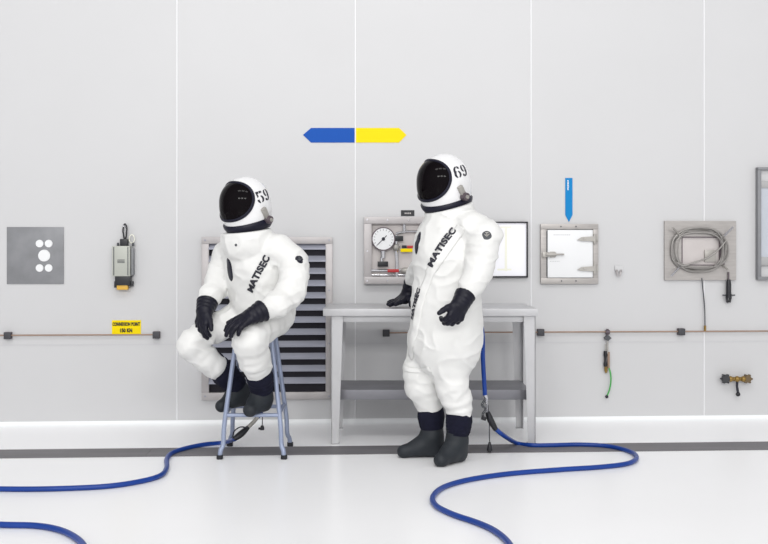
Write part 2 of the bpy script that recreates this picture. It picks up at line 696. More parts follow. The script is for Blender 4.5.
wbox(mb, 129, 281, 134, 286, 0.0, 0.05, 0.004)
mb.build('connector_block', M['black'], t)
mb = MB()
wbox(mb, 118.5, 284.5, 129.5, 289.5, 0.01, 0.06, 0.006)
mb.build('yellow_cap', mat('amber_cap', (214, 168, 62), 0.4), t)
mb = MB()
wbox(mb, 121.6, 239, 128.9, 246.5, 0.0, 0.06, 0.006)
mb.build('clamp', M['black'], t)
for px in (118, 133.2):
    p = Wp(px, 244.5, 0.03)
    MB().cyl(p + Vector((0, 0, -0.012)), p + Vector((0, 0, 0.012)), 0.008, n=10).build('screw', M['ink_grey'], t)
lp = [Wp(125 + 2.0 * math.cos(a) * (1.0 if math.sin(a) > 0 else 0.8), 231.6 - 7.6 * math.sin(a), 0.03) for a in [2 * PI * k / 24 for k in range(24)]]
MB().tube(lp, 0.0055, 8, closed=True).build('hanging_loop', M['black'], t)
lp = [Wp(131.8 + 2.6 * math.cos(a), 239 - 4.2 * math.sin(a), 0.02) for a in [2 * PI * k / 20 for k in range(20)]]
MB().tube(lp, 0.0035, 6, closed=True).build('key_ring', M['cream'], t)
p = Wp(125, 225.2)
MB().cyl((p.x, WALL_Y, p.z - 0.008), (p.x, WALL_Y - 0.045, p.z - 0.008), 0.005, n=8).build('wall_hook', M['chrome'], t)


# --- flat signs
def wall_text(s, x0, y0, x1, y1, off, m, parent, name='lettering', rot=False, bold=0.05):
    me = text_mesh(s, bold)
    xs = [v.co.x for v in me.vertices]
    ys = [v.co.y for v in me.vertices]
    ax, bx, ay, by = min(xs), max(xs), min(ys), max(ys)
    a, b = Wp(x0, y0), Wp(x1, y1)
    for v in me.vertices:
        u, t_ = (v.co.x - ax) / (bx - ax), (v.co.y - ay) / (by - ay)
        if rot:                            # reads upwards
            u, t_ = 1 - t_, u
        v.co = (a.x + (b.x - a.x) * u, WALL_Y - off, b.z + (a.z - b.z) * t_)
    o = link(name, me, m, parent)
    sd = o.modifiers.new('thick', 'SOLIDIFY')
    sd.thickness = 0.001
    sd.offset = 0
    return o


c = Wp(126.5, 334)
t = thing('warning_sign', (c.x, WALL_Y, c.z), 'small yellow sign with black lettering above the copper pipe', 'sign')
mb = MB()
wbox(mb, 112, 320.3, 141, 334.2, 0, 0.003)
mb.build('sign_board', M['yellow'], t)
wall_text('CONNEXION POINT', 112.6, 322.2, 140.2, 325.9, 0.004, M['black'], t, bold=0.06)
wall_text('150 KN', 120.2, 328.3, 132.4, 332.4, 0.004, M['black'], t, bold=0.06)


def wall_poly(pts, off0, off1, name, m, parent=None):
    q = [Wp(px, py) for (px, py) in pts]
    return MB().prism([(p.x, WALL_Y - off0, p.z) for p in q], (0, off0 - off1, 0)).build(name, m, parent)


o = wall_poly([(303, 135), (311, 128), (354.6, 128), (354.6, 142.6), (311, 142.6)], 0, 0.004, 'arrow_sign', M['blue'])
tag(rebase(o), 'wide blue arrow pointing left on white wall panel', 'sign', 'big direction arrows')
o = wall_poly([(356, 128), (399, 128), (406.5, 135), (399, 142.6), (356, 142.6)], 0, 0.004, 'arrow_sign', M['yellow'])
tag(rebase(o), 'wide yellow arrow pointing right on white wall panel', 'sign', 'big direction arrows')
c = Wp(568.7, 222)
t = thing('arrow_sign', (c.x, WALL_Y, c.z), 'narrow light blue arrow pointing down above the small hatch', 'sign')
wall_poly([(565.2, 178), (572.4, 178), (572.4, 215), (568.8, 222), (565.2, 215)], 0, 0.004, 'sign_board', M['sky'], t)
mb = MB()
yy = 180.2
for k, hgt in enumerate((1.5, 1.1, 1.4, 1.0, 1.5, 1.2, 1.3, 1.0)):
    wbox(mb, 567.2, yy, 568.4 + (k % 3) * 0.15, yy + hgt * 0.75, 0.004, 0.005)
    yy += hgt
mb.build('fine_print', M['white'], t)

# --- louvred vent
c = Wp(267, 398.5)
t = thing('louvre_vent', (c.x, WALL_Y, c.z), 'large grey louvred wall vent behind the seated person', 'vent')
mb = MB()
for (x0, y0, x1, y1) in ((202, 237, 332.5, 243.8), (202, 392.3, 332.5, 398.7), (202, 243.8, 209.4, 392.3), (325.6, 243.8, 332.5, 392.3)):
    wbox(mb, x0, y0, x1, y1, 0, 0.03, 0.003)
fr = mb.build('frame', M['frame'], t)
mb = MB()
for px in (205.6, 267, 329.2):
    for py in (240.2, 395.6):
        p = Wp(px, py)
        MB().cyl((p.x, WALL_Y - 0.029, p.z), (p.x, WALL_Y - 0.034, p.z), 0.006, n=10).build('screw', M['louver'], fr)
for py in (290, 343):
    for px in (205.6, 329.2):
        p = Wp(px, py)
        MB().cyl((p.x, WALL_Y - 0.029, p.z), (p.x, WALL_Y - 0.034, p.z), 0.006, n=10).build('screw', M['louver'], fr)
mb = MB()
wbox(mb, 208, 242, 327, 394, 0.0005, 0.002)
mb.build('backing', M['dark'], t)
mb = MB()
a, b = Wp(209, 250), Wp(326, 250)
for k in range(13):
    py = 241.0 + k * 12.15 + 6
    zc = Wp(267, py).z
    if zc < Wp(267, 392).z:
        break
    # sloping blade with a rolled outer lip
    th = 0.003
    pr = [(-0.004, 0.024), (-0.028, -0.006), (-0.033, -0.006), (-0.033, -0.018), (-0.028, -0.018), (-0.029, -0.010), (-0.004, 0.019)]
    mb.prism([(a.x, WALL_Y + y, zc + z_) for (y, z_) in pr], (b.x - a.x, 0, 0))
mb.build('louvres', M['louver'], t, ang=30)

# --- gauge cabinet
c = Wp(395, 283.5)
t = thing('gauge_cabinet', (c.x, WALL_Y, c.z), 'open steel gauge cabinet with round pressure dial and valves', 'gauge cabinet')
mb = MB()
X0, X1, Y0, Y1 = 363.8, 428, 217, 283.5
for (x0, y0, x1, y1) in ((X0, Y0, X1, 224), (X0, 276.5, X1, Y1), (X0, 224, 371.3, 276.5), (X1 - 7.5, 224, X1, 276.5)):
    wbox(mb, x0, y0, x1, y1, 0, 0.055, 0.002)
fr = mb.build('frame', M['frame'], t)
mb = MB()
for (px, py) in ((366.8, 220), (387, 220.3), (408, 220.3), (367, 251), (366.8, 280.5), (387, 280.3), (408, 280.3)):
    p = Wp(px, py)
    MB().cyl((p.x, WALL_Y - 0.054, p.z), (p.x, WALL_Y - 0.059, p.z), 0.006, n=10).build('screw', M['chrome'], fr)
mb = MB()
wbox(mb, 371, 223.6, X1 - 7, 277, 0.001, 0.004)
mb.build('back_panel', M['cabinet_back'], t)
p = Wp(383, 239)
g = MB().cyl((p.x, WALL_Y - 0.004, p.z), (p.x, WALL_Y - 0.05, p.z), 0.083, n=40).build('dial_case', M['latch_dk'], t)
MB().cyl((p.x, WALL_Y - 0.05, p.z), (p.x, WALL_Y - 0.053, p.z), 0.075, n=40).build('dial_face', M['white'], g)
mb = MB()
for k in range(15):
    an = math.radians(225 - 270 * k / 14)
    dx, dz = math.cos(an), math.sin(an)
    mb.obox((p.x + dx * 0.064, WALL_Y - 0.0535, p.z + dz * 0.064), (dx, 0, dz), (0, 1, 0), (-dz, 0, dx), 0.006, 0.0006, 0.0012)
mb.build('dial_marks', M['ink'], g)
mb = MB()
dx, dz = math.cos(math.radians(45)), math.sin(math.radians(45))
mb.obox((p.x - dx * 0.012, WALL_Y - 0.0545, p.z - dz * 0.012), (dx, 0, dz), (0, 1, 0), (-dz, 0, dx), 0.045, 0.001, 0.0025)
mb.cyl((p.x, WALL_Y - 0.052, p.z), (p.x, WALL_Y - 0.057, p.z), 0.012, n=14)
mb.build('needle', M['ink'], g)
mb = MB()
q1, q2 = Wp(383, 250, 0.025), Wp(383, 258, 0.025)
mb.cyl(q1, q2, 0.016, n=12)
q1, q2 = Wp(381.5, 257, 0.025), Wp(381.5, 266, 0.025)
mb.cyl(q1, q2, 0.01, n=12)
mb.build('gauge_stem', M['chrome'], t)
mb = MB()
q = [Wp(397, 277, 0.025), Wp(397, 262, 0.025), Wp(396, 247, 0.025), Wp(396, 235, 0.025)]
mb.tube(q, 0.012, 10)
mb.tube([Wp(396, 233.5, 0.025), Wp(405, 231.5, 0.025), Wp(415, 231.5, 0.025), Wp(421, 231.5, 0.025)], 0.008, 10)
mb.tube([Wp(404.3, 224, 0.02), Wp(404.3, 233, 0.02)], 0.011, 10)
mb.tube([Wp(371, 270.5, 0.02), Wp(421, 270.5, 0.02)], 0.010, 10)
mb.tube([Wp(371, 275, 0.02), Wp(412, 275, 0.02)], 0.006, 8)
mb.build('pipework', M['chrome'], t)
mb = MB()
p = Wp(396, 247.5, 0.03)
mb.ball(p, 0.026, 1, 0.9, 1)
mb.build('valve_body', M['latch'], t)
mb = MB()
p = Wp(406, 270.5, 0.025)
mb.ball(p, 0.028, 1.5, 0.8, 0.8)
mb.build('valve_body', M['latch'], t)
mb = MB()
wbox(mb, 394.5, 236, 402.8, 241.2, 0.03, 0.045, 0.003)
mb.build('label_plate', M['black'], t)
mb = MB()
wbox(mb, 377.3, 261.4, 387.8, 266.6, 0.03, 0.045, 0.003)
mb.build('label_plate', M['black'], t)
mb = MB()
wbox(mb, 400, 248.6, 412, 252, 0.04, 0.052, 0.003)
mb.build('yellow_handle', M['yellow'], t)
mb = MB()
wbox(mb, 406.5, 245.6, 413, 248.4, 0.035, 0.05, 0.003)
mb.build('red_handle', M['red'], t)
mb = MB()
wbox(mb, 387.2, 269, 398.5, 272.2, 0.03, 0.045, 0.004)
mb.build('red_handle', M['red'], t)
mb = MB()
wbox(mb, 401.5, 245.4, 406.2, 248.4, 0.035, 0.05, 0.003)
mb.build('handle_grip', M['ink'], t)

c = Wp(407.5, 216)
t = thing('name_plate', (c.x, WALL_Y, c.z), 'tiny black label above the open gauge cabinet', 'label')
mb = MB()
wbox(mb, 401, 210.2, 414.3, 216, 0, 0.004)
mb.build('label_board', M['black'], t)
mb = MB()
for k in range(4):
    wbox(mb, 404.6 + k * 1.7, 212.6, 405.8 + k * 1.7, 214, 0.004, 0.005)
mb.build('fine_print', M['frame'], t)

# --- framed notice board
c = Wp(486, 277.5)
t = thing('notice_board', (c.x, WALL_Y, c.z), 'white notice board in thin black frame behind the standing person', 'notice board')
mb = MB()
X0, X1, Y0, Y1, T = 445, 527.3, 221.6, 277.5, 1.5
for (x0, y0, x1, y1) in ((X0, Y0, X1, Y0 + T), (X0, Y1 - T, X1, Y1), (X0, Y0 + T, X0 + T, Y1 - T), (X1 - T, Y0 + T, X1, Y1 - T)):
    wbox(mb, x0, y0, x1, y1, 0, 0.03, 0.001)
mb.build('frame', M['black'], t)
mb = MB()
wbox(mb, X0 + 1, Y0 + 1, X1 - 1, Y1 - 1, 0.002, 0.018)
sh = mb.build('sheet', M['paper'], t)
mb = MB()
wbox(mb, 504.2, 226.5, 506.8, 271, 0.018, 0.0188)
wbox(mb, 497, 226.5, 511, 228.3, 0.018, 0.0186)
wbox(mb, 497, 268.6, 511, 270.4, 0.018, 0.0186)
mb.build('faint_print', M['cream'], sh)

# --- hatch
c = Wp(568.5, 283.5)
t = thing('wall_hatch', (c.x, WALL_Y, c.z), 'small square white hatch with steel hinges in grey frame', 'hatch')
mb = MB()
X0, X1, Y0, Y1 = 540, 597.3, 224, 283.7
for (x0, y0, x1, y1) in ((X0, Y0, X1, 229.4), (X0, 278, X1, Y1), (X0, 229.4, 546, 278), (592.2, 229.4, X1, 278)):
    wbox(mb, x0, y0, x1, y1, 0, 0.028, 0.002)
fr = mb.build('frame', M['steel'], t)
mb = MB()
for (px, py) in ((560, 226.6), (575, 226.6), (560.5, 280.8), (575, 280.8)):
    p = Wp(px, py)
    MB().cyl((p.x, WALL_Y - 0.027, p.z), (p.x, WALL_Y - 0.032, p.z), 0.005, n=10).build('screw', M['ink_grey'], fr)
mb = MB()
wbox(mb, 546.6, 230, 591.6, 277.4, 0, 0.034, 0.003)
dr_ = mb.build('door', M['white'], t)
mb = MB()
for k in range(9):
    wbox(mb, 552.5 + k * 1.9, 234.4, 553.6 + k * 1.9, 235.4, 0.034, 0.0346)
mb.build('fine_print', M['joint'], dr_)
mb = MB()
for k in range(6):
    wbox(mb, 548.8 + k * 1.7, 260.8, 549.8 + k * 1.7, 261.7, 0.034, 0.0346)
mb.build('fine_print', M['joint'], dr_)


def hinge(py):
    q = [Wp(576, py + 1.0), Wp(580, py - 1.6), Wp(593, py - 2.6), Wp(593, py + 2.6), Wp(580, py + 2.2)]
    return MB().prism([(p.x, WALL_Y - 0.034, p.z) for p in q], (0, -0.012, 0)), py


for py in (238.8, 268.6):
    mb, _ = hinge(py)
    a, b = Wp(594.6, py - 5.0, 0.036), Wp(594.6, py + 5.0, 0.036)
    mb.cyl(a, b, 0.013, n=12)
    wbox(mb, 591.5, py - 2.8, 597, py + 2.8, 0.026, 0.036, 0.002)
    mb.cyl(Wp(585, py - 0.2, 0.044), Wp(585, py - 0.2, 0.054), 0.008, n=10)
    mb.build('hinge', M['latch'], dr_)
mb = MB()
wbox(mb, 541, 252, 547, 257.2, 0.026, 0.05, 0.004)
a, b = Wp(546, 254.4, 0.05), Wp(556, 254.4, 0.05)
mb.cyl(a, b, 0.014, n=12)
mb.cyl(b, Wp(564, 254.4, 0.05), 0.006, n=10)
wbox(mb, 548.5, 251.6, 554, 257.4, 0.034, 0.05, 0.003)
mb.build('latch', M['latch'], dr_)
mb = MB()
wbox(mb, 545.6, 231, 546.7, 276.6, 0.028, 0.031)
mb.build('gasket', M['ink_grey'], fr)

# --- tiny white double hook
c = Wp(618.4, 276.5)
t = thing('wall_hook', (c.x, WALL_Y, c.z), 'tiny white double hook on bare wall right of the hatch', 'hook')
mb = MB()
wbox(mb, 614.5, 265.5, 623, 271.8, 0, 0.012, 0.004)
mb.build('base_plate', M['wall'], t)
for (xa, xb) in ((616.5, 617.6), (621, 619.8)):
    MB().tube([Wp(xa, 270.5, 0.01), Wp(xa + (xb - xa) * .4, 272.6, 0.03), Wp(xb, 276.4, 0.034)], 0.007, 8, radii=[0.009, 0.008, 0.004]).build('prong', M['frame'], t)

# --- cable reel box
c = Wp(699.5, 280)
t = thing('cable_holder', (c.x, WALL_Y, c.z), 'square steel wall plate with pegs holding a coil of cable', 'cable holder')
mb = MB()
X0, X1, Y0, Y1 = 663.8, 735, 221, 280
for (x0, y0, x1, y1) in ((X0, Y0, X1, 237), (X0, 265, X1, Y1), (X0, 237, 681, 265), (723, 237, X1, 265)):
    wbox(mb, x0, y0, x1, y1, 0.0, 0.02)
mb.build('plate', M['steel'], t)
mb = MB()
wbox(mb, 680.5, 236.5, 723.5, 265.5, 0.0005, 0.004)
mb.build('recess_panel', M['cabinet_back'], t)
mb = MB()
for (x0, y0, x1, y1) in ((681, 236.6, 723, 237.6), (681, 264.6, 723, 265.4), (680.6, 237, 681.5, 265), (718.5, 237, 723.4, 265)):
    wbox(mb, x0, y0, x1, y1, 0.004, 0.022)
mb.build('opening_edge', M['latch_dk'], t)
mb = MB()
wbox(mb, 704, 250, 715, 262, 0.004, 0.018, 0.003)
mb.build('junction_block', M['latch'], t)
for (xa, ya_, xb, yb_) in ((681.2, 265, 671.5, 275.5), (722.6, 237.4, 733, 227), (681.4, 237.2, 673, 228), (722.4, 265, 728, 270)):
    pa, pb = Wp(xa, ya_, 0.02), Wp(xb, yb_, 0.085)
    MB().tube([pa, pb], 0.0075, 10).build('peg', M['chrome'] if xa in (681.2, 722.6) else M['latch'], t)
cb = MB()
pts = []
turns = 7
for k in range(turns * 40 + 1):
    an = 2 * PI * k / 40
    tt = k / 40.0
    rx = 25.5 + 3.2 * math.sin(tt * 1.9 + 0.5) * 0.9
    ry = 20.0 + 2.6 * math.sin(tt * 2.6 + 1.0)
    ca, sa_ = math.cos(an), math.sin(an)
    ca = math.copysign(abs(ca) ** 0.78, ca)
    sa_ = math.copysign(abs(sa_) ** 0.78, sa_)
    pts.append(Wp(699.5 + rx * ca + 0.7 * math.sin(tt * 5), 250 - ry * sa_ + 0.6 * math.cos(tt * 3.3), 0.034 + 0.008 * math.sin(tt * 2.2 + an * 0.5)))
cb.tube(pts, 0.0062, 7)
tail = spline([Wp(726.5, 240, 0.045), Wp(719, 249, 0.05), Wp(708, 257.5, 0.052), Wp(694, 262.5, 0.052), Wp(683, 265.5, 0.05), Wp(676, 262, 0.046)], 8)
cb.tube(tail, 0.0062, 7)
coil = cb.build('cable_coil', M['cable'])
tag(rebase(coil), 'loose coil of thin grey cable looped over the four pegs', 'cable')

t = thing('hanging_plug', Wp(728.7, 303, 0.03), 'black plug hanging from right corner of cable holder', 'plug')
mb = MB()
mb.tube([Wp(728.6, 272, 0.03), Wp(728.6, 280.5, 0.03)], 0.006, 8)
mb.build('lead', M['latch_dk'], t)
mb = MB()
mb.tube([Wp(728.6, 279.5, 0.03), Wp(728.6, 284, 0.03), Wp(728.6, 294, 0.03)], 0.017, 14, radii=[0.013, 0.018, 0.018])
mb.build('grip', M['black'], t)
mb = MB()
mb.tube([Wp(722.6, 295.2, 0.03), Wp(735, 295.2, 0.03)], 0.005, 8)
mb.build('cross_bar', M['ink_grey'], t)
mb = MB()
mb.tube([Wp(728.6, 294, 0.03), Wp(728.6, 298, 0.03)], 0.021, 12)
for px in (726.6, 730.6):
    mb.tube([Wp(px, 297, 0.03), Wp(px * 0.5 + 728.6 * 0.5, 302.5, 0.03)], 0.009, 8)
mb.build('prong', M['black'], t)

t = thing('drop_cable', Wp(705, 332, 0.02), 'thin grey cable dropping from cable holder to brass pipe fitting', 'cable')
mb = MB()
mb.tube(spline([Wp(701.8, 278, 0.022), Wp(703, 290, 0.024), Wp(704.6, 308, 0.024), Wp(705, 327, 0.022)], 8), 0.0045, 8)
mb.build('cable', M['ink_grey'], t)
mb = MB()
mb.tube([Wp(705, 325.5, 0.022), Wp(705, 331, 0.022)], 0.009, 6)
mb.build('brass_nut', M['brass'], t)

# --- cabinet at the right border
c = Wp(790, 279.5)
t = thing('wall_cabinet', (c.x, WALL_Y, c.z), 'tall steel framed glass wall cabinet cut by the right picture edge', 'cabinet')
mb = MB()
X0, X1, Y0, Y1 = 755.4, 826, 167.6, 279.5
for (x0, y0, x1, y1) in ((X0, Y0, X1, 170.6), (X0, 276.6, X1, Y1), (X0, 170.6, 758.6, 276.6), (X1 - 3.2, 170.6, X1, 276.6)):
    wbox(mb, x0, y0, x1, y1, 0, 0.045, 0.002)
mb.build('frame', M['plate'], t)
mb = MB()
wbox(mb, 758, 170, X1 - 3, 277, 0.0005, 0.012)
mb.build('back_panel', M['wall'], t)
mb = MB()
wbox(mb, 758.4, 188, X1 - 3, 259, 0.012, 0.028)
mb.build('glass_pane', M['glass'], t)
for (ya_, yb_) in ((181.5, 188.5), (257, 265.5)):
    mb = MB()
    wbox(mb, 758.4, ya_, X1 - 3, yb_, 0.012, 0.036, 0.002)
    mb.build('rail', mat('rail_grey', (160, 160, 160), 0.45, metal=0.3), t)

# --- copper pipes and their clamps
PO = 0.022


def wall_pipe(pa, pb, label):
    mb = MB()
    mb.tube([Wp(*pa, PO), Wp(*pb, PO)], 0.0052, 10)
    o = mb.build('copper_pipe', M['copper'])
    return tag(rebase(o), label, 'pipe')


zl = Wp(30, 335.2).z
zr = Wp(740, 331.2).z


def py_at(px, z_):
    a = Wp(px, 300).z
    b = Wp(px, 301).z
    return 300 + (z_ - a) / (b - a)


wall_pipe((-60, py_at(-60, zl)), (158, py_at(158, zl)), 'thin copper pipe running along wall below the yellow sign')
wall_pipe((386, py_at(386, zr)), (860, py_at(860, zr)), 'long thin copper pipe running behind the table to the right')
p0 = Wp(9, py_at(9, zl))
cl0 = thing('pipe_clamp', (p0.x, WALL_Y, p0.z), 'dark pipe clamp on copper pipe at far left picture edge', 'pipe clamp', 'pipe clamps')
hw = 0.024
MB().box((p0.x - hw, WALL_Y, p0.z - hw), (p0.x + hw, WALL_Y - 0.014, p0.z + hw), 0.003).build('base', M['latch_dk'], cl0)
MB().box((p0.x - hw, WALL_Y - 0.03, p0.z - hw), (p0.x + hw, WALL_Y - 0.042, p0.z + hw), 0.004).build('cap', mat('clamp_grey', (70, 70, 74), 0.5, metal=0.4), cl0)
mb = MB()
mb.box((p0.x - hw * 0.9, WALL_Y - 0.014, p0.z + 0.008), (p0.x + hw * 0.9, WALL_Y - 0.03, p0.z + hw * 0.9))
mb.box((p0.x - hw * 0.9, WALL_Y - 0.014, p0.z - hw * 0.9), (p0.x + hw * 0.9, WALL_Y - 0.03, p0.z - 0.008))
mb.build('jaw', M['black'], cl0)
for px, lab, zz in ((157, 'dark pipe clamp at right end of the copper pipe by yellow sign', zl),
                    (386, 'dark pipe clamp on wall under the table top', zr),
                    (540, 'dark pipe clamp beside the right end of the table', zr),
                    (680, 'dark pipe clamp on copper pipe below the cable holder', zr)):
    o = copy_tree(cl0)
    q = Wp(px, 330)
    o.location = (q.x, WALL_Y, zz)
    o['label'] = lab

# --- valve with green tube
zp = zr
q0 = Wp(607.5, 331, PO)
t = thing('drain_valve', Wp(607, 398, 0.02), 'small valve with green tube hanging from the copper pipe', 'valve')
mb = MB()
q0.z = zp
mb.cyl(q0 + Vector((-0.014, 0, 0)), q0 + Vector((0.014, 0, 0)), 0.015, n=12)
mb.box((q0.x - 0.01, WALL_Y, q0.z - 0.01), (q0.x + 0.01, WALL_Y - 0.02, q0.z + 0.01))
mb.cyl(q0 + Vector((0, 0, 0.022)), q0 + Vector((0, 0, -0.02)), 0.009, n=12)
mb.build('pipe_tee', M['latch_dk'], t)
mb = MB()
q = [Wp(607.5, 334.5, PO), Wp(603.8, 338, PO), Wp(607.5, 341, PO), Wp(611.2, 338, PO)]
mb.prism([(p.x, WALL_Y - PO - 0.012, p.z) for p in q], (0, 0.024, 0))
mb.build('valve_handle', M['ink_grey'], t)
mb = MB()
mb.tube([Wp(607.5, 340, PO), Wp(607.5, 354, PO)], 0.006, 8)
mb.tube([Wp(605.5, 344, PO), Wp(605.5, 353, PO)], 0.004, 8)
mb.build('stem', M['latch'], t)
mb = MB()
mb.tube([Wp(605.4, 351, PO), Wp(605.4, 355, PO), Wp(605.4, 358, PO), Wp(605.4, 361, PO), Wp(605.4, 364, PO), Wp(605.4, 366.5, PO)], 0.012, 12, radii=[0.012, 0.014, 0.009, 0.009, 0.014, 0.012])
mb.build('valve_body', M['black'], t)
mb = MB()
mb.tube([Wp(608.6, 352, PO), Wp(608.6, 368, PO)], 0.009, 10)
mb.build('copper_sleeve', M['copper'], t)
mb = MB()
mb.tube([Wp(606, 366.5, PO), Wp(606, 370.5, PO), Wp(606, 373, PO)], 0.01, 8, radii=[0.012, 0.012, 0.006])
mb.build('brass_nut', M['brass'], t)
mb = MB()
mb.tube(spline([Wp(608.8, 367, PO), Wp(610.6, 374, PO + 0.01), Wp(610.8, 382, PO + 0.012), Wp(609.4, 390, PO + 0.008), Wp(607, 396, PO)], 8), 0.0055, 8)
mb.build('green_tube', M['green'], t)
MB().ball(Wp(606.8, 396.6, PO), 0.012).build('end_cap', M['ink'], t)

# --- brass outlet valve
t = thing('wall_tap', Wp(737, 395, 0.02), 'small brass double tap low on wall at right', 'tap')
mb = MB()
mb.tube([Wp(727, 379, 0.035), Wp(750, 379, 0.035)], 0.0145, 12)
for px in (730.5, 737.2, 743.5):
    mb.ball(Wp(px, 379, 0.042), 0.021)
mb.cyl(Wp(737.2, 379, 0.0), Wp(737.2, 379, 0.035), 0.014)
mb.build('valve_body', M['brass'], t)
for px, r in ((725.6, 0.03), (747.5, 0.028)):
    mb = MB()
    mb.cyl(Wp(px, 378.8, 0.03), Wp(px, 378.8, 0.062), r, n=18)
    for k in range(6):
        an = 2 * PI * k / 6
        cc = Wp(px, 378.8, 0.046)
        mb.cyl(cc + Vector((math.cos(an) * r, -0.012, math.sin(an) * r)), cc + Vector((math.cos(an) * r, 0.012, math.sin(an) * r)), 0.007, n=8)
    mb.build('hand_wheel', M['black'] if px < 730 else mat('bronze', (96, 80, 56), 0.45, metal=0.5), t)
mb = MB()
mb.tube(spline([Wp(737.2, 381, 0.04), Wp(737, 386, 0.045), Wp(737.8, 392, 0.045)], 6), 0.009, 10)
mb.build('outlet', M['ink'], t)
MB().ball(Wp(738, 394.2, 0.045), 0.016).build('outlet_cap', M['black'], t)

# ================================================================== WORKBENCH
TD = 6.07
TZ = 0.848
tl = P(323, 309, TD)
tr = P(538, 309, TD)
tx = (tr - tl)
tx.z = 0
TX = tx.normalized()
TYv = Vector((-TX.y, TX.x, 0))
TW = tx.length
TDp = 0.60
o0 = Vector((tl.x, tl.y, 0))


def tp(u, v, z_):
    return o0 + TX * u + TYv * v + UP * z_


def tbox(mb, u0, u1, v0, v1, z0, z1, bevel=0.002):
    return mb.obox(tp((u0 + u1) / 2, (v0 + v1) / 2, (z0 + z1) / 2), TX, TYv, UP, abs(u1 - u0) / 2, abs(v1 - v0) / 2, abs(z1 - z0) / 2, bevel)


ctr = tp(TW / 2, TDp / 2, 0)
t = thing('workbench', ctr, 'long grey steel workbench with lower shelf against the wall', 'table')
mb = MB()
tbox(mb, 0, TW, 0, TDp, TZ - 0.046, TZ, 0.003)
mb.build('table_top', M['bench'], t)
mb = MB()
tbox(mb, 0.06, TW - 0.02, 0.035, 0.06, TZ - 0.085, TZ - 0.045)
tbox(mb, 0.06, TW - 0.02, TDp - 0.06, TDp - 0.035, TZ - 0.085, TZ - 0.045)
mb.build('apron', M['bench'], t)


def leg(u, v, sgn, vs_):
    """tapering angle-section leg: a face and a flange"""
    mb = MB()
    w0, w1, th = 0.074, 0.046, 0.006
    H = TZ - 0.046
    mb.prism([tp(u, v, H), tp(u + sgn * w0, v, H), tp(u + sgn * w1, v, 0.0), tp(u, v, 0.0)], TYv * (th * vs_))
    mb.prism([tp(u, v, H), tp(u, v + vs_ * w0, H), tp(u, v + vs_ * w1, 0.0), tp(u, v, 0.0)], TX * (th * sgn))
    tbox(mb, u, u + sgn * 0.05, v, v + vs_ * 0.05, 0.0, 0.006, 0)
    return mb.build('leg', M['bench'], t)


leg(0.05, 0.02, 1, 1)
leg(TW - 0.012, 0.02, -1, 1)
leg(0.05, TDp - 0.02, 1, -1)
leg(TW - 0.012, TDp - 0.02, -1, -1)
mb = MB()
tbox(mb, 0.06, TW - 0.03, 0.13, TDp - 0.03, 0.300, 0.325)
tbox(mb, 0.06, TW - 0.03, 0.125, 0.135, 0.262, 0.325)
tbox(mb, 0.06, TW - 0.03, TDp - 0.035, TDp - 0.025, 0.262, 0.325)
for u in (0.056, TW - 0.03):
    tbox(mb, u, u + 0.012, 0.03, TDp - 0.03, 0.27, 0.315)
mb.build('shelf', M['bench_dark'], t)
mb = MB()
tbox(mb, TW - 0.05, TW - 0.028, 0.11, 0.126, 0.262, 0.30)
mb.build('shelf_bracket', M['black'], t)

# ================================================================== STOOL
sc_ = P(256, 400, 5.85)
SX, SY = CR.copy(), CF.copy()
sx0 = (P(219.3, 459, 5.66).dot(CR) + P(284.3, 459, 5.66).dot(CR)) / 2
SCN = CR * sx0 + CF * 5.85


def sp(u, v, z_):
    return SCN + CR * u + CF * v + UP * z_


SEAT = 0.735
st = thing('stool', SCN.copy(), 'tall blue grey metal stool under the seated person', 'stool')
mb = MB()
mb.obox(sp(0, 0, SEAT - 0.012), CR, CF, UP, 0.122, 0.122, 0.012, 0.006)
mb.obox(sp(0, 0, SEAT - 0.035), CR, CF, UP, 0.116, 0.116, 0.016, 0.004)
mb.build('seat', M['stool'], st)


def lp_at(sx_, sy_, z_):
    k = z_ / SEAT
    u = 0.188 + (0.098 - 0.188) * k
    return sp(sx_ * u, sy_ * u, z_)


for sx_ in (-1, 1):
    for sy_ in (-1, 1):
        top = lp_at(sx_, sy_, SEAT - 0.02)
        knee_ = lp_at(sx_, sy_, 0.085) + CR * (-0.008 * sx_) + CF * (-0.008 * sy_)
        foot = lp_at(sx_, sy_, 0.012)
        pth = [top, lp_at(sx_, sy_, 0.45), lp_at(sx_, sy_, 0.2), knee_, lp_at(sx_, sy_, 0.05), foot]
        lg = MB().tube(spline(pth, 5), 0.0138, 12).build('leg', M['stool'], st)
        MB().tube([foot + UP * -0.012, foot + UP * 0.012], 0.019, 14).build('foot_cap', M['stool_dk'], lg)
for (a_, b_, z_) in (((-1, -1), (1, -1), 0.25), ((-1, 1), (1, 1), 0.25), ((-1, -1), (-1, 1), 0.262), ((1, -1), (1, 1), 0.262)):
    MB().tube([lp_at(*a_, z_), lp_at(*b_, z_)], 0.012, 12).build('rung', M['stool'], st)


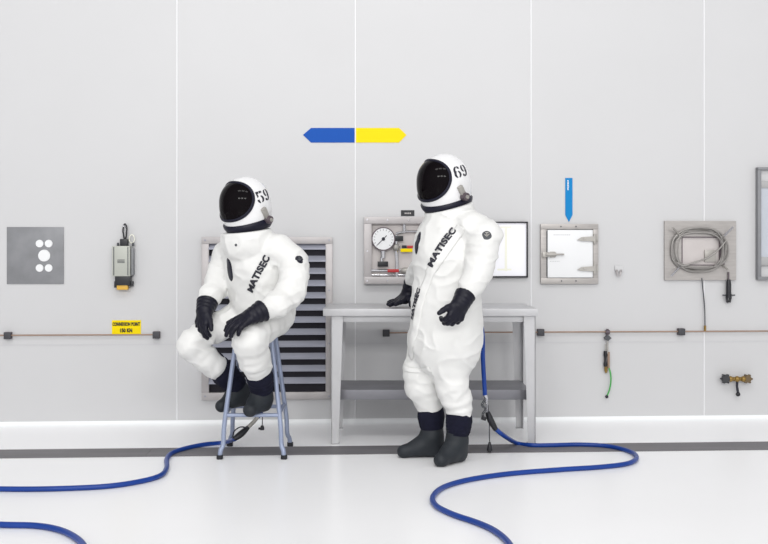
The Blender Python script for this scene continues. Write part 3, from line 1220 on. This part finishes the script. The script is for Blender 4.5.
# ================================================================== PEOPLE
def sph(C, Fd, Ld, Ud, az, el, R, axes=(1.0, 0.94, 1.04)):
    """point of the helmet surface; az to the wearer's left, el up, degrees"""
    a, e = math.radians(az), math.radians(el)
    f, l, u = math.cos(e) * math.cos(a), math.cos(e) * math.sin(a), math.sin(e)
    ex = 2.0 if u >= 0 else 2.8
    au = axes[2] if u >= 0 else axes[2] * 1.2
    hyp = math.hypot(f, l)
    # super-ellipse between horizontal reach and height: sides run down straighter below
    nape = 0.5 + 0.5 * math.tanh((0.05 - u) * 4)
    a0 = axes[0] * (1 + 0.13 * nape * max(0.0, -f / max(hyp, 1e-6)))
    hr = 1.0 / math.sqrt((f / max(hyp, 1e-6) / a0) ** 2 + (l / max(hyp, 1e-6) / axes[1]) ** 2)
    rr = (abs(hyp / hr) ** ex + abs(u / au) ** ex) ** (-1 / ex)
    return C + (Fd * f + Ld * l + Ud * u) * (R * rr)


def helmet(root, C, R, face_deg, pitch, tilt, digits, dA, dB, dh, latch_px):
    a = math.radians(face_deg)
    fwd = V(-math.sin(a), -math.cos(a), 0)
    left = V(math.cos(a), -math.sin(a), 0)
    pr = math.radians(pitch)
    Fd = (fwd * math.cos(pr) - UP * math.sin(pr)).normalized()
    Ud = left.cross(Fd) * -1 if left.cross(Fd).z < 0 else left.cross(Fd)
    Ld = left
    # roll
    rl = math.radians(tilt)
    Ud, Ld = (Ud * math.cos(rl) + Ld * math.sin(rl)), (Ld * math.cos(rl) - Ud * math.sin(rl))
    # shell
    bm = bmesh.new()
    nu, nv = 64, 34
    rings = []
    for j in range(nv + 1):
        el = 90 - (90 + 66) * j / nv
        if j == 0:
            rings.append([bm.verts.new(sph(C, Fd, Ld, Ud, 0, 90, R))])
        else:
            rings.append([bm.verts.new(sph(C, Fd, Ld, Ud, 360 * i_ / nu, el, R)) for i_ in range(nu)])
    for i_ in range(nu):
        bm.faces.new((rings[0][0], rings[1][i_], rings[1][(i_ + 1) % nu]))
    for j in range(1, nv):
        for i_ in range(nu):
            bm.faces.new((rings[j][i_], rings[j + 1][i_], rings[j + 1][(i_ + 1) % nu], rings[j][(i_ + 1) % nu]))
    bm.faces.new(list(reversed(rings[-1])))
    bmesh.ops.recalc_face_normals(bm, faces=bm.faces)
    for f in bm.faces:
        f.smooth = True
    me = bpy.data.meshes.new('helmet')
    bm.to_mesh(me)
    bv = BVHTree.FromBMesh(bm)
    bm.free()
    hel = link('helmet', me, M['shell'], root)
    hel['label'] = 'white helmet with dark visor'

    # visor: a bulging pane over the face opening
    def vis(rho, th, lift):
        ct, stt = math.cos(th), math.sin(th)
        ex = 2.35
        k = (abs(ct) ** ex + abs(stt) ** ex) ** (-1 / ex)
        x, y = rho * k * ct, rho * k * stt
        el = 7.5 + 43.5 * y
        az = 64 * x * (1.0 - 0.10 * max(0, -y)) / max(0.72, math.cos(math.radians(el)) ** 0.28)
        return sph(C, Fd, Ld, Ud, az, el, R + lift)
    bm = bmesh.new()
    nr, nt_ = 16, 72
    ctr_ = bm.verts.new(vis(0, 0, 0.014))
    rg = []
    for j in range(1, nr + 1):
        rho = j / nr
        lift = 0.004 + 0.010 * (1 - rho ** 3)
        rg.append([bm.verts.new(vis(rho, 2 * PI * i_ / nt_, lift)) for i_ in range(nt_)])
    rg.append([bm.verts.new(vis(1.0, 2 * PI * i_ / nt_, -0.004)) for i_ in range(nt_)])
    for i_ in range(nt_):
        bm.faces.new((ctr_, rg[0][i_], rg[0][(i_ + 1) % nt_]))
    for j in range(len(rg) - 1):
        for i_ in range(nt_):
            bm.faces.new((rg[j][i_], rg[j + 1][i_], rg[j + 1][(i_ + 1) % nt_], rg[j][(i_ + 1) % nt_]))
    bmesh.ops.recalc_face_normals(bm, faces=bm.faces)
    for f in bm.faces:
        f.smooth = True
    me = bpy.data.meshes.new('visor')
    bm.to_mesh(me)
    bm.free()
    v_ = link('visor', me, M['visor'], hel)
    v_['label'] = 'dark glossy visor'
    rim = [vis(1.0, 2 * PI * i_ / nt_, 0.001) for i_ in range(nt_)]
    MB().tube(rim, 0.010, 8, closed=True).build('visor_rim', M['navy'], hel)
    # neck ring under the chin, navy, higher at the nape
    def ring_el(az_):
        return -42 - 11.5 * math.cos(math.radians(az_))
    n_ = 64
    path, mb = [], MB()
    rings = []
    for i_ in range(n_):
        az = 360 * i_ / n_
        q = [sph(C, Fd, Ld, Ud, az, ring_el(az) + e_, R + l_) for (e_, l_) in ((6, 0.0), (5, 0.010), (0.5, 0.013), (-6, 0.013), (-11, 0.011), (-12, 0.0))]
        rings.append([mb.bm.verts.new(x) for x in q])
    fs = []
    for i_ in range(n_):
        A_, B_ = rings[i_], rings[(i_ + 1) % n_]
        for k in range(len(A_) - 1):
            fs.append(mb.bm.faces.new((A_[k], A_[k + 1], B_[k + 1], B_[k])))
    bmesh.ops.recalc_face_normals(mb.bm, faces=fs)
    mb.build('neck_ring', M['navy'], hel, ang=60)
    decal('number_print', digits_mesh(digits), bv, dA, dB, dh, M['ink'], hel, lift=0.0015, cuts=1)
    # latch on the wearer's left cheek
    pa, na = hit(bv, latch_px[0], latch_px[1])
    pb, nb = hit(bv, latch_px[2], latch_px[3])
    x = (pb - pa)
    L_ = x.length
    x.normalize()
    n = (na + nb).normalized()
    y = n.cross(x)
    lt = MB().obox((pa + pb) / 2 + n * 0.008, x, y, n, L_ / 2, 0.016, 0.012, 0.005).build('latch', M['latch'], hel)
    MB().cyl(pb + n * 0.004, pb + n * 0.034, 0.026, 0.022, 18).build('latch_knob', M['latch_dk'], lt)
    MB().cyl(pb + n * 0.03, pb + n * 0.042, 0.012, 0.010, 12).build('latch_pin', M['latch'], lt)
    return hel, bv, (Fd, Ld, Ud)


def rot_to(d, n, ang):
    """turn direction d towards -n by ang degrees, keep n square to it"""
    a = math.radians(ang)
    d2 = d * math.cos(a) - n * math.sin(a)
    n2 = n * math.cos(a) + d * math.sin(a)
    return d2.normalized(), n2.normalized()


def glove(root, wrist, cuff, d, n, side, curl, thumb, S=1.0, cuff_r=(0.058, 0.045), spread=4, label=None):
    """a gloved hand: wrist point, cuff point up the forearm, finger direction d, back-of-hand normal n"""
    d = d.normalized()
    n = (n - d * n.dot(d)).normalized()
    tt = (n.cross(d) if side == 'R' else d.cross(n)).normalized()
    s = Sdf()
    lens = [0.072, 0.082, 0.076, 0.058]
    roots = []
    for i_ in range(4):
        r_ = wrist + d * (0.088 - 0.006 * abs(i_ - 1) - (0.006 if i_ == 3 else 0)) * S + tt * (0.034 - 0.0235 * i_) * S
        roots.append(r_)
        s.cone(wrist + tt * (0.018 - 0.012 * i_) * S, r_, 0.024 * S, 0.0165 * S, 0.012)
    s.cone(wrist - n * 0.004 + d * 0.03 * S + tt * 0.02 * S, wrist + d * 0.06 * S + tt * 0.025 * S - n * 0.010, 0.022 * S, 0.02 * S, 0.012)
    s.cone(cuff, wrist + d * 0.004, cuff_r[0], cuff_r[1], 0.02, fold=(0.004, 2.5, 2.0))
    for i_ in range(4):
        ang = spread * (1.5 - i_)
        fd = (d * math.cos(math.radians(ang)) + tt * math.sin(math.radians(ang))).normalized()
        nn = n.copy()
        p_ = roots[i_]
        rad = [0.0142, 0.0132, 0.0124, 0.0112] if i_ < 3 else [0.0128, 0.0118, 0.011, 0.010]
        for j, fr_ in enumerate((0.44, 0.31, 0.25)):
            fd, nn = rot_to(fd, nn, curl[j] * (1 + 0.06 * i_))
            q = p_ + fd * lens[i_] * fr_ * 1.08 * S
            s.cone(p_, q, rad[j] * S, rad[j + 1] * S, 0.005)
            p_ = q
    # thumb from the side of the palm near its base
    th = (d * thumb[0] + tt * thumb[1] - n * thumb[2]).normalized()
    p0_ = wrist + d * 0.026 * S + tt * 0.026 * S - n * 0.006
    p1_ = p0_ + th * 0.044 * S
    th2 = (th + d * 0.35 - n * 0.1).normalized()
    p2_ = p1_ + th2 * 0.032 * S
    p3_ = p2_ + (th2 + d * 0.2).normalized() * 0.024 * S
    s.cone(p0_, p1_, 0.021 * S, 0.017 * S, 0.012)
    s.cone(p1_, p2_, 0.0165 * S, 0.0142 * S, 0.005)
    s.cone(p2_, p3_, 0.0142 * S, 0.012 * S, 0.005)
    o_, bv = s.mesh('glove', M['glove'], root, h=0.0042, smooth=1, cuts=[(cuff, (cuff - wrist))])
    if label:
        o_['label'] = label
    return o_


def boot(root, ankle_top, ankle, heel, toe, rs, up, label=None, sole=None):
    """rubber boot: shaft from ankle_top to ankle, foot from heel to toe"""
    s = Sdf()
    r0, r1, rh, rt = rs
    s.cone(ankle_top, ankle, r0, r1, 0.02)
    s.cone(ankle, heel, r1 * 0.97, rh, 0.02)
    mid = heel.lerp(toe, 0.5) + up * 0.016
    s.cone(ankle + (toe - heel) * 0.1, mid, r1 * 0.8, rt * 1.05, 0.05)
    s.cone(heel, mid, rh, rt * 1.05, 0.04)
    s.cone(mid, toe, rt * 1.05, rt, 0.03)
    ax_ = (ankle_top - ankle).normalized()
    s.cone(ankle_top - ax_ * 0.006, ankle_top + ax_ * 0.0, r0 * 1.05, r0 * 1.05, 0.004)
    cuts = [(sole, -up), (ankle_top, ax_)]
    o_, bv = s.mesh('boot', M['boot'], root, h=0.005, cuts=cuts, smooth=1)
    # welt round the sole
    return o_


def liner(root, pts, fold=(0.004, 3.0, 1.0)):
    s = Sdf()
    s.chain(pts, 0.02, fold=fold)
    a_, b_ = P(*pts[0][:3]), P(*pts[-1][:3])
    pb_ = P(*pts[-2][:3])
    o_, bv = s.mesh('liner_sock', M['liner'], root, h=0.005, smooth=1)
    return o_


# ------------------------------------------------------------------ the standing person
st_p = thing('person', CR * ((441 - 384) / F * 5.62) + CF * 5.62, 'person in white pressure suit and helmet standing with one hand on workbench', 'person', 'people in white pressure suits')
FA = 57.0
fa = math.radians(FA)
Fs = V(-math.sin(fa), -math.cos(fa), 0)
Ls = V(math.cos(fa), -math.sin(fa), 0)
s = Sdf()
D0 = 5.64
# torso
s.chain([(449, 226, D0, 22), (447, 240, D0, 33), (446, 258, D0, 37), (447, 298, D0, 36.2), (446, 332, D0, 38.2), (446, 345, D0, 37)], 0.05, flat=Fs, s=1.2)
s.chain([(444.5, 300, D0 - 0.02, 30), (444, 340, D0 - 0.02, 32.5)], 0.05)
# shoulders
s.chain([(449, 225, D0, 20), (472, 227.5, D0 - 0.14, 15), (485, 235, D0 - 0.19, 16.5)], 0.04)
s.chain([(449, 224, D0, 20), (432, 233, D0 + 0.17, 15)], 0.04)
# collar
s.chain([(449.5, 205, D0, 21.5), (449.5, 213, D0, 24.5), (450, 220, D0, 26)], 0.012)
# near arm
s.chain([(486, 236, D0 - 0.19, 17), (483, 250, D0 - 0.22, 16), (479.5, 268, D0 - 0.24, 14.5)], 0.012, fold=(0.0064, 1.61, 1.0))
s.chain([(479.5, 268, D0 - 0.24, 14.5), (472, 284, D0 - 0.28, 12.8), (465.5, 296, D0 - 0.315, 9.0)], 0.02, fold=(0.0056, 1.49, 4.0))
# far arm, reaching to the bench behind
s.chain([(430, 235, D0 + 0.18, 14), (425, 258, D0 + 0.36, 12), (415.5, 276, D0 + 0.53, 9.5), (413.5, 280.5, D0 + 0.56, 8.2)], 0.02)
# near leg
s.chain([(454, 340, D0 - 0.05, 27), (450.5, 368, D0 - 0.07, 18.5)], 0.04, fold=(0.0048, 1.36, 2.0))
s.chain([(450.5, 366, D0 - 0.07, 18.4), (452, 385, D0 - 0.07, 16.6), (457, 399, D0 - 0.06, 15), (458.5, 409, D0 - 0.06, 13)], 0.012, fold=(0.0064, 1.36, 6.0))
# far leg
s.chain([(434, 338, D0 + 0.07, 25), (422, 364, D0 + 0.10, 16.5)], 0.04, fold=(0.0048, 1.24, 8.0))
s.chain([(420.5, 371, D0 + 0.08, 18.6), (422, 386, D0 + 0.08, 17.6), (428, 397, D0 + 0.09, 15.4), (430.5, 405, D0 + 0.09, 13)], 0.008, fold=(0.0048, 1.24, 3.0))
suit_s, bv_s = s.mesh('suit', M['suit'], st_p, h=0.007, rumple=0.010, seed=1.3, cuts=[(P(449, 207.2, D0), V(-0.24, -0.14, 0.96))])
suit_s['label'] = 'loose white pressure suit'

h_s, bvh_s, fr_s = helmet(st_p, P(444.5, 181.5, D0), 26.6 * D0 / F, 55, 4, 7, '69', (455.6, 178.6), (467.5, 175.4), 0.066, (458.5, 186, 463, 196))


def strip(bv, path, width, name, m, parent, lift=0.004, n=10):
    """flat flap laid along a surface through frame pixels"""
    q = [hit(bv, *p_) for p_ in path]
    pts = spline([a_ + b_ * 0 for (a_, b_) in q], n)
    bm = bmesh.new()
    rows = []
    for i_, p_ in enumerate(pts):
        tdir = (pts[min(i_ + 1, len(pts) - 1)] - pts[max(i_ - 1, 0)]).normalized()
        loc, nn, _, _ = bv.find_nearest(p_)
        sd = nn.cross(tdir).normalized()
        row = []
        for k in range(7):
            c_ = p_ + sd * width * (k / 6 - 0.5)
            l2, n2, _, _ = bv.find_nearest(c_)
            row.append((l2, n2, k))
        rows.append([bm.verts.new(l2 + n2 * (lift if 0 < k < 6 else lift * 0.2)) for (l2, n2, k) in row])
    for i_ in range(len(rows) - 1):
        for k in range(6):
            bm.faces.new((rows[i_][k], rows[i_][k + 1], rows[i_ + 1][k + 1], rows[i_ + 1][k]))
    for f in bm.faces:
        f.smooth = True
    bmesh.ops.recalc_face_normals(bm, faces=bm.faces)
    me = bpy.data.meshes.new(name)
    bm.to_mesh(me)
    bm.free()
    o_ = link(name, me, m, parent)
    sd_ = o_.modifiers.new('thick', 'SOLIDIFY')
    sd_.thickness = 0.004
    sd_.offset = 0
    return o_


strip(bv_s, [(461, 226), (452, 240), (441, 256), (430, 273), (423, 292), (418, 312), (413, 336), (410, 356)], 0.062, 'zip_flap', M['flap'], suit_s, 0.005)
decal('lettering', text_mesh('MATISEC', 0.05), bv_s, (433, 267.5), (457, 230.5), 0.038, M['ink'], suit_s, lift=0.008)
decal('lettering', text_mesh('MATISEC', 0.05), bv_s, (413.5, 320), (421.5, 289.5), 0.032, M['ink'], suit_s, lift=0.008)


def patch(bv, px, py, rx, ry, name, m, parent, lift=0.003, up=None, shape='disc'):
    p_, n_ = hit(bv, px, py)
    u_ = (UP - n_ * n_.z).normalized()
    r_ = u_.cross(n_)
    bm = bmesh.new()
    rows = []
    NR, NA = 4, 28
    c0 = bm.verts.new(p_ + n_ * lift)
    for j in range(1, NR + 1):
        row = []
        for k in range(NA):
            an = 2 * PI * k / NA
            cx_, cy_ = math.cos(an), math.sin(an)
            if shape == 'shield':
                sc2 = 1.0 if cy_ > -0.1 else 1.0 - 0.25 * abs(cx_)
                cy_ = cy_ * (0.85 + 0.15 * abs(cx_)) if cy_ > 0 else cy_
                cx_ *= sc2
            q_ = p_ + (r_ * cx_ * rx + u_ * cy_ * ry) * (j / NR)
            l2, n2, _, _ = bv.find_nearest(q_)
            row.append(bm.verts.new(l2 + n2 * (lift if j < NR else 0.0005)))
        rows.append(row)
    for k in range(NA):
        bm.faces.new((c0, rows[0][k], rows[0][(k + 1) % NA]))
    for j in range(NR - 1):
        for k in range(NA):
            bm.faces.new((rows[j][k], rows[j + 1][k], rows[j + 1][(k + 1) % NA], rows[j][(k + 1) % NA]))
    bmesh.ops.recalc_face_normals(bm, faces=bm.faces)
    for f in bm.faces:
        f.smooth = True
    me = bpy.data.meshes.new(name)
    bm.to_mesh(me)
    bm.free()
    o_ = link(name, me, m, parent)
    return o_, p_, n_, r_, u_


def emblem(bv, px, py, rx, ry, m, m2, parent, shape):
    o_, p_, n_, r_, u_ = patch(bv, px, py, rx, ry, 'shoulder_badge', m, parent, 0.004, shape=shape)
    mb = MB()
    for (a0, b0, a1, b1) in ((-.5, .1, -.1, -.35), (-.1, -.35, .45, .2), (-.35, .45, .3, .5), (-.05, .5, -.05, -.1)):
        mb.tube([p_ + r_ * a0 * rx + u_ * b0 * ry + n_ * 0.005, p_ + r_ * a1 * rx + u_ * b1 * ry + n_ * 0.005], 0.003, 6)
    mb.build('badge_print', m2, o_)
    return o_


strip(bv_s, [(405, 368.5), (411, 370), (420, 370.5), (430, 369)], 0.03, 'knee_pocket_flap', M['flap'], suit_s, 0.005)
emblem(bv_s, 487, 235, 0.028, 0.027, M['ink_grey'], M['latch'], suit_s, 'disc')
patch(bv_s, 417, 243, 0.03, 0.068, 'side_panel', M['navy'], suit_s, 0.004)

# near (left) glove, hanging with the fingers loosely curled
wr = P(461, 303, D0 - 0.34)
glove(st_p, wr, P(465.5, 294.5, D0 - 0.31), V(-0.40, -0.22, -0.9), V(0.50, -0.85, -0.05), 'L', (34, 48, 36), (0.62, 0.75, -0.02), 1.08, (0.060, 0.05))
# far (right) glove, flat on the bench top
wr = P(408.5, 294.5, 6.23)
glove(st_p, wr, P(412.8, 282.5, 6.205), V(-0.62, -0.60, -0.44), V(-0.35, -0.30, 0.88), 'R', (-18, 2, 8), (0.55, 0.75, 0.1), 1.08, (0.058, 0.046))

# legs below the suit
liner(st_p, [(458.5, 402, D0 - 0.06, 11.5), (459, 420, D0 - 0.06, 12.6), (458.5, 428, D0 - 0.06, 12.4)])
liner(st_p, [(430.5, 398, D0 + 0.09, 11.5), (431, 416, D0 + 0.09, 12.8), (431.5, 423, D0 + 0.09, 12.5)])
zf = 0.002


def onfloor(px, d, z_):
    v = CR * ((px - 384) / F * d) + CF * d
    return Vector((v.x, v.y, z_))


boot(st_p, P(457.5, 426, D0 - 0.06), onfloor(457.5, D0 - 0.05, 0.12), onfloor(457.5, D0 - 0.035, 0.05), onfloor(441, D0 - 0.165, 0.034), (0.064, 0.058, 0.05, 0.042), UP, sole=Vector((0, 0, zf)))
boot(st_p, P(431.8, 421, D0 + 0.09), onfloor(433, D0 + 0.09, 0.12), onfloor(434.5, D0 + 0.10, 0.05), onfloor(404, D0 + 0.065, 0.034), (0.066, 0.060, 0.051, 0.041), UP, sole=Vector((0, 0, zf)))

# ------------------------------------------------------------------ the seated person
se_p = thing('person', SCN.copy(), 'person in white pressure suit and helmet sitting on tall stool', 'person', 'people in white pressure suits')
FB = 42.0
fb = math.radians(FB)
Fq = V(-math.sin(fb), -math.cos(fb), 0)
Lq = V(math.cos(fb), -math.sin(fb), 0)
s = Sdf()
D1 = 5.80
# torso
s.chain([(250, 244, D1 - 0.06, 22), (254, 258, D1 - 0.03, 31), (259, 275, D1, 33.5), (262, 300, D1 + 0.03, 33), (264, 308, D1 + 0.04, 31)], 0.05, flat=Fq, s=1.18, fold=(0.0032, 1.98, 5.0))
# shoulders
s.chain([(252, 247, D1 - 0.05, 18), (277, 250, D1 - 0.12, 15.5), (293.5, 262, D1 - 0.15, 15)], 0.035)
s.chain([(251, 247, D1 - 0.05, 18), (228, 253, D1 + 0.10, 14)], 0.035)
# collar
s.chain([(247, 226, D1 - 0.09, 23), (247, 234, D1 - 0.09, 25.6), (248, 240, D1 - 0.09, 26.4)], 0.003)
# near arm
s.chain([(294.5, 264, D1 - 0.15, 15), (294, 274, D1 - 0.2, 14.8), (290.5, 293, D1 - 0.25, 13.5)], 0.012, fold=(0.0064, 1.61, 7.0))
s.chain([(290.5, 293, D1 - 0.25, 13.5), (278, 304, D1 - 0.33, 12.6), (264.5, 310, D1 - 0.395, 9.6)], 0.02, fold=(0.0056, 1.61, 2.0))
# far arm
s.chain([(227, 255, D1 + 0.10, 13.5), (220.5, 272, D1 + 0.06, 13), (216, 287, D1 + 0.02, 12.2)], 0.01, fold=(0.0056, 1.49, 9.0))
s.chain([(216, 287, D1 + 0.02, 12.2), (211, 296, D1 - 0.05, 11), (207.6, 302, D1 - 0.09, 9.0)], 0.015, fold=(0.0048, 1.24, 5.0))
# pelvis
s.chain([(252, 311, D1 + 0.07, 17.5), (274, 314, D1 + 0.0, 18.5)], 0.04)
# near leg
s.chain([(275, 315, D1 - 0.02, 18), (262, 325, D1 - 0.2, 17.2), (248.5, 337, D1 - 0.38, 16.2)], 0.02, fold=(0.0056, 1.86, 1.0))
s.chain([(249.5, 340, D1 - 0.37, 17.6), (253, 356, D1 - 0.27, 16), (258.5, 370, D1 - 0.17, 13.6)], 0.015, fold=(0.0056, 1.49, 3.0))
# far leg
s.chain([(246, 312, D1 + 0.09, 16.5), (220, 326, D1 - 0.01, 14.5), (192, 340.5, D1 - 0.12, 12.6)], 0.03, fold=(0.0048, 1.86, 2.0))
s.chain([(190.5, 345.5, D1 - 0.12, 13.2), (204, 357, D1 - 0.05, 13.6), (215, 366, D1 + 0.01, 13.4)], 0.01, fold=(0.0040, 1.49, 6.0))
suit_q, bv_q = s.mesh('suit', M['suit'], se_p, h=0.007, rumple=0.010, seed=5.1,
                      cuts=[(P(247, 230.8, D1 - 0.09), V(-0.1, -0.1, 0.98))])
suit_q['label'] = 'loose white pressure suit'
h_q, bvh_q, fr_q = helmet(se_p, P(246, 203.2, D1 - 0.09), 25.4 * (D1 - 0.09) / F, 39, 2, 3, '59', (258.4, 203.6), (269.4, 199.4), 0.066, (262, 208, 266.5, 219))
decal('lettering', text_mesh('MATISEC', 0.05), bv_q, (253, 293), (270.3, 257.5), 0.040, M['ink'], suit_q, lift=0.004)
emblem(bv_q, 299.5, 259.5, 0.027, 0.028, M['navy'], M['ink_grey'], suit_q, 'shield')
patch(bv_q, 229.5, 269.5, 0.034, 0.07, 'side_panel', M['navy'], suit_q, 0.004)
p_, n_ = hit(bv_q, 236, 245)
MB().ball(p_, 0.008).build('collar_valve', M['ink_grey'], suit_q)

# gloves
glove(se_p, P(253.5, 315, D1 - 0.435), P(263, 310.3, D1 - 0.40), V(-0.78, -0.42, -0.40), V(-0.18, -0.55, 0.8), 'L', (14, 20, 16), (0.85, 0.5, 0.15), 1.1, (0.064, 0.048))
glove(se_p, P(205, 309.5, D1 - 0.135), P(207.4, 302.5, D1 - 0.095), V(-0.18, -0.34, -0.92), V(-0.60, -0.72, 0.2), 'R', (20, 26, 24), (0.8, 0.55, 0.1), 1.05, (0.064, 0.05))
# liners and boots
liner(se_p, [(255, 362, D1 - 0.2, 12), (259.5, 376, D1 - 0.14, 12.8), (261.5, 386, D1 - 0.09, 12.4)])
liner(se_p, [(213, 362, D1 + 0.0, 11.5), (225, 374, D1 + 0.06, 12.6), (234, 383, D1 + 0.09, 12)])
at_, an_ = P(261, 384, D1 - 0.1), P(262.5, 397, D1 - 0.05)
he_, to_ = P(262.5, 403, D1 - 0.03), P(250, 410, D1 - 0.17)
fdir = (to_ - he_).normalized()
upv = (UP - fdir * fdir.z).normalized()
boot(se_p, at_, an_, he_, to_, (0.066, 0.058, 0.046, 0.041), upv, sole=he_ - upv * 0.044)
at_, an_ = P(233, 382, D1 + 0.09), P(240, 391, D1 + 0.12)
he_, to_ = P(243, 398, D1 + 0.13), P(221.5, 406, D1 + 0.02)
fdir = (to_ - he_).normalized()
upv = (UP - fdir * fdir.z).normalized()
boot(se_p, at_, an_, he_, to_, (0.064, 0.055, 0.043, 0.038), upv, sole=he_ - upv * 0.042)

# ================================================================== HOSES
HR = 0.0135


def fl(px, py):
    return floor_pt(px, py, HR)


# hose of the standing person
hp = [P(474, 318, D0 + 0.12), P(480, 322, D0 + 0.16), P(482.5, 335, D0 + 0.18), P(483, 360, D0 + 0.19), P(485, 396, D0 + 0.2)]
t = thing('air_hose', floor_pt(510, 470), 'blue air hose curling across the floor from the standing person', 'hose', 'blue air hoses')
mb = MB()
mb.tube(spline(hp, 10), HR, 14)
mb.build('upper_hose', M['hose'], t)
c1 = P(485.5, 400, D0 + 0.2)
mb = MB()
mb.tube([P(485, 395, D0 + 0.2), P(485.6, 399, D0 + 0.2), P(486.2, 402, D0 + 0.2), P(488, 414, D0 + 0.2)], 0.01, 12, radii=[0.0155, 0.0155, 0.009, 0.009])
mb.build('coupling', M['chrome'], t)
dn = [P(487.5, 412, D0 + 0.2), P(490.5, 420, D0 + 0.2), P(496, 430, D0 + 0.2)]
mb = MB()
sp_ = spline(dn, 8)
mb.tube(sp_, 0.018, 12, radii=[0.014 + 0.006 * math.sin(PI * i_ / (len(sp_) - 1)) for i_ in range(len(sp_))])
mb.build('bend_guard', M['black'], t)
lp_ = [P(495, 428.5, D0 + 0.2), P(503, 435, D0 + 0.22), fl(517, 443.2), fl(532, 445.2), fl(552, 445.2), fl(582, 444.6), fl(610, 446.5), fl(631, 452), fl(636.5, 458), fl(627, 463.6),
       fl(600, 467), fl(560, 469.6), fl(510, 473.6), fl(470, 479.5), fl(444, 487), fl(433, 496.5), fl(436, 505.5), fl(452, 514), fl(478, 523), fl(495, 531), fl(508, 542), fl(514, 556), fl(512, 580)]
mb = MB()
mb.tube(spline(lp_, 10), HR, 14)
mb.build('floor_hose', M['hose'], t)
mb = MB()
ch = spline([P(485.4, 399, D0 + 0.17), P(482, 405, D0 + 0.165), P(485.5, 409, D0 + 0.16), P(482.8, 414, D0 + 0.16), P(483.5, 418, D0 + 0.16)], 8)
for i_ in range(0, len(ch) - 2, 2):
    cc, nx = ch[i_], ch[i_ + 2]
    dv = (nx - cc).normalized()
    sdv = dv.cross(CF if (i_ // 2) % 2 else (CF + CR)).normalized()
    mid_ = (cc + nx) / 2
    mb.tube([mid_ + dv * 0.011 * math.cos(2 * PI * k / 10) + sdv * 0.006 * math.sin(2 * PI * k / 10) for k in range(10)], 0.002, 5, closed=True)
mb.build('chain', M['ink_grey'], t)
MB().tube([P(481.5, 417.5, D0 + 0.16), P(486, 419, D0 + 0.16)], 0.012, 10).build('chain_plug', M['black'], t)
mb = MB()
mb.tube([P(488, 405, D0 + 0.18), P(489.3, 425, D0 + 0.18), P(489.6, 444, D0 + 0.18)], 0.0028, 6)
mb.build('tether', M['ink'], t)
mb = MB()
mb.tube([P(489.6, 442, D0 + 0.18), P(489.6, 446, D0 + 0.18), P(489.6, 449.5, D0 + 0.18), P(489.6, 452, D0 + 0.18)], 0.01, 12, radii=[0.006, 0.013, 0.018, 0.012])
mb.build('dust_cap', M['black'], t)

# hose of the seated person: down from the back, off to the left, round and back into view
t = thing('air_hose', floor_pt(150, 480), 'blue air hose running from under the stool off to the left', 'hose', 'blue air hoses')
up_ = [P(276, 300, D1 + 0.2), P(275, 320, D1 + 0.27), P(274.5, 350, D1 + 0.27), P(273, 382, D1 + 0.24), P(266.5, 402, D1 + 0.2), P(258, 417.5, D1 + 0.16)]
mb = MB()
mb.tube(spline(up_, 10), 0.012, 14)
mb.build('upper_hose', M['hose'], t)
mb = MB()
mb.tube([P(259, 415.5, D1 + 0.165), P(254, 421.5, D1 + 0.14), P(247, 428.5, D1 + 0.11)], 0.012, 12)
mb.build('coupling', M['latch'], t)
gd = spline([P(248, 427.5, D1 + 0.115), P(241, 434, D1 + 0.08), P(233.5, 439.5, D1 + 0.05)], 8)
mb = MB()
mb.tube(gd, 0.018, 12, radii=[0.013 + 0.007 * math.sin(PI * i_ / (len(gd) - 1)) for i_ in range(len(gd))])
mb.build('bend_guard', M['black'], t)
hl = spline([P(247.5, 428, D1 + 0.09), P(240.5, 427, D1 + 0.08), P(234.5, 431, D1 + 0.06), P(232.6, 437, D1 + 0.045)], 6)
MB().tube(hl, 0.004, 8).build('release_lever', M['ink'], t)
lp_ = [P(235, 439, D1 + 0.05), fl(224, 442.6), fl(205, 444.4), fl(186, 448.2), fl(172, 453), fl(166.8, 459), fl(166.5, 468), fl(160, 475.6), fl(140, 481.4), fl(105, 486.4), fl(50, 488.8), fl(0, 488.9), fl(-50, 487.5),
       fl(-105, 489), fl(-128, 498), fl(-115, 512), fl(-70, 521), fl(0, 524.6), fl(35, 525.6), fl(58, 529.4), fl(74, 536.5), fl(84, 546), fl(88, 562), fl(84, 585)]
mb = MB()
mb.tube(spline(lp_, 10), HR, 14)
mb.build('floor_hose', M['hose'], t)
mb = MB()
mb.tube([P(262.6, 412, D1 + 0.17), P(262.4, 421, D1 + 0.17), P(262.2, 427, D1 + 0.17)], 0.0028, 6)
mb.build('tether', M['ink'], t)
mb = MB()
mb.tube([P(262.2, 425.5, D1 + 0.17), P(262.2, 428, D1 + 0.17), P(262.2, 430, D1 + 0.17)], 0.01, 10, radii=[0.008, 0.014, 0.012])
mb.tube([P(258.5, 428.5, D1 + 0.17), P(262, 428.5, D1 + 0.17)], 0.007, 8)
mb.build('dust_cap', M['black'], t)
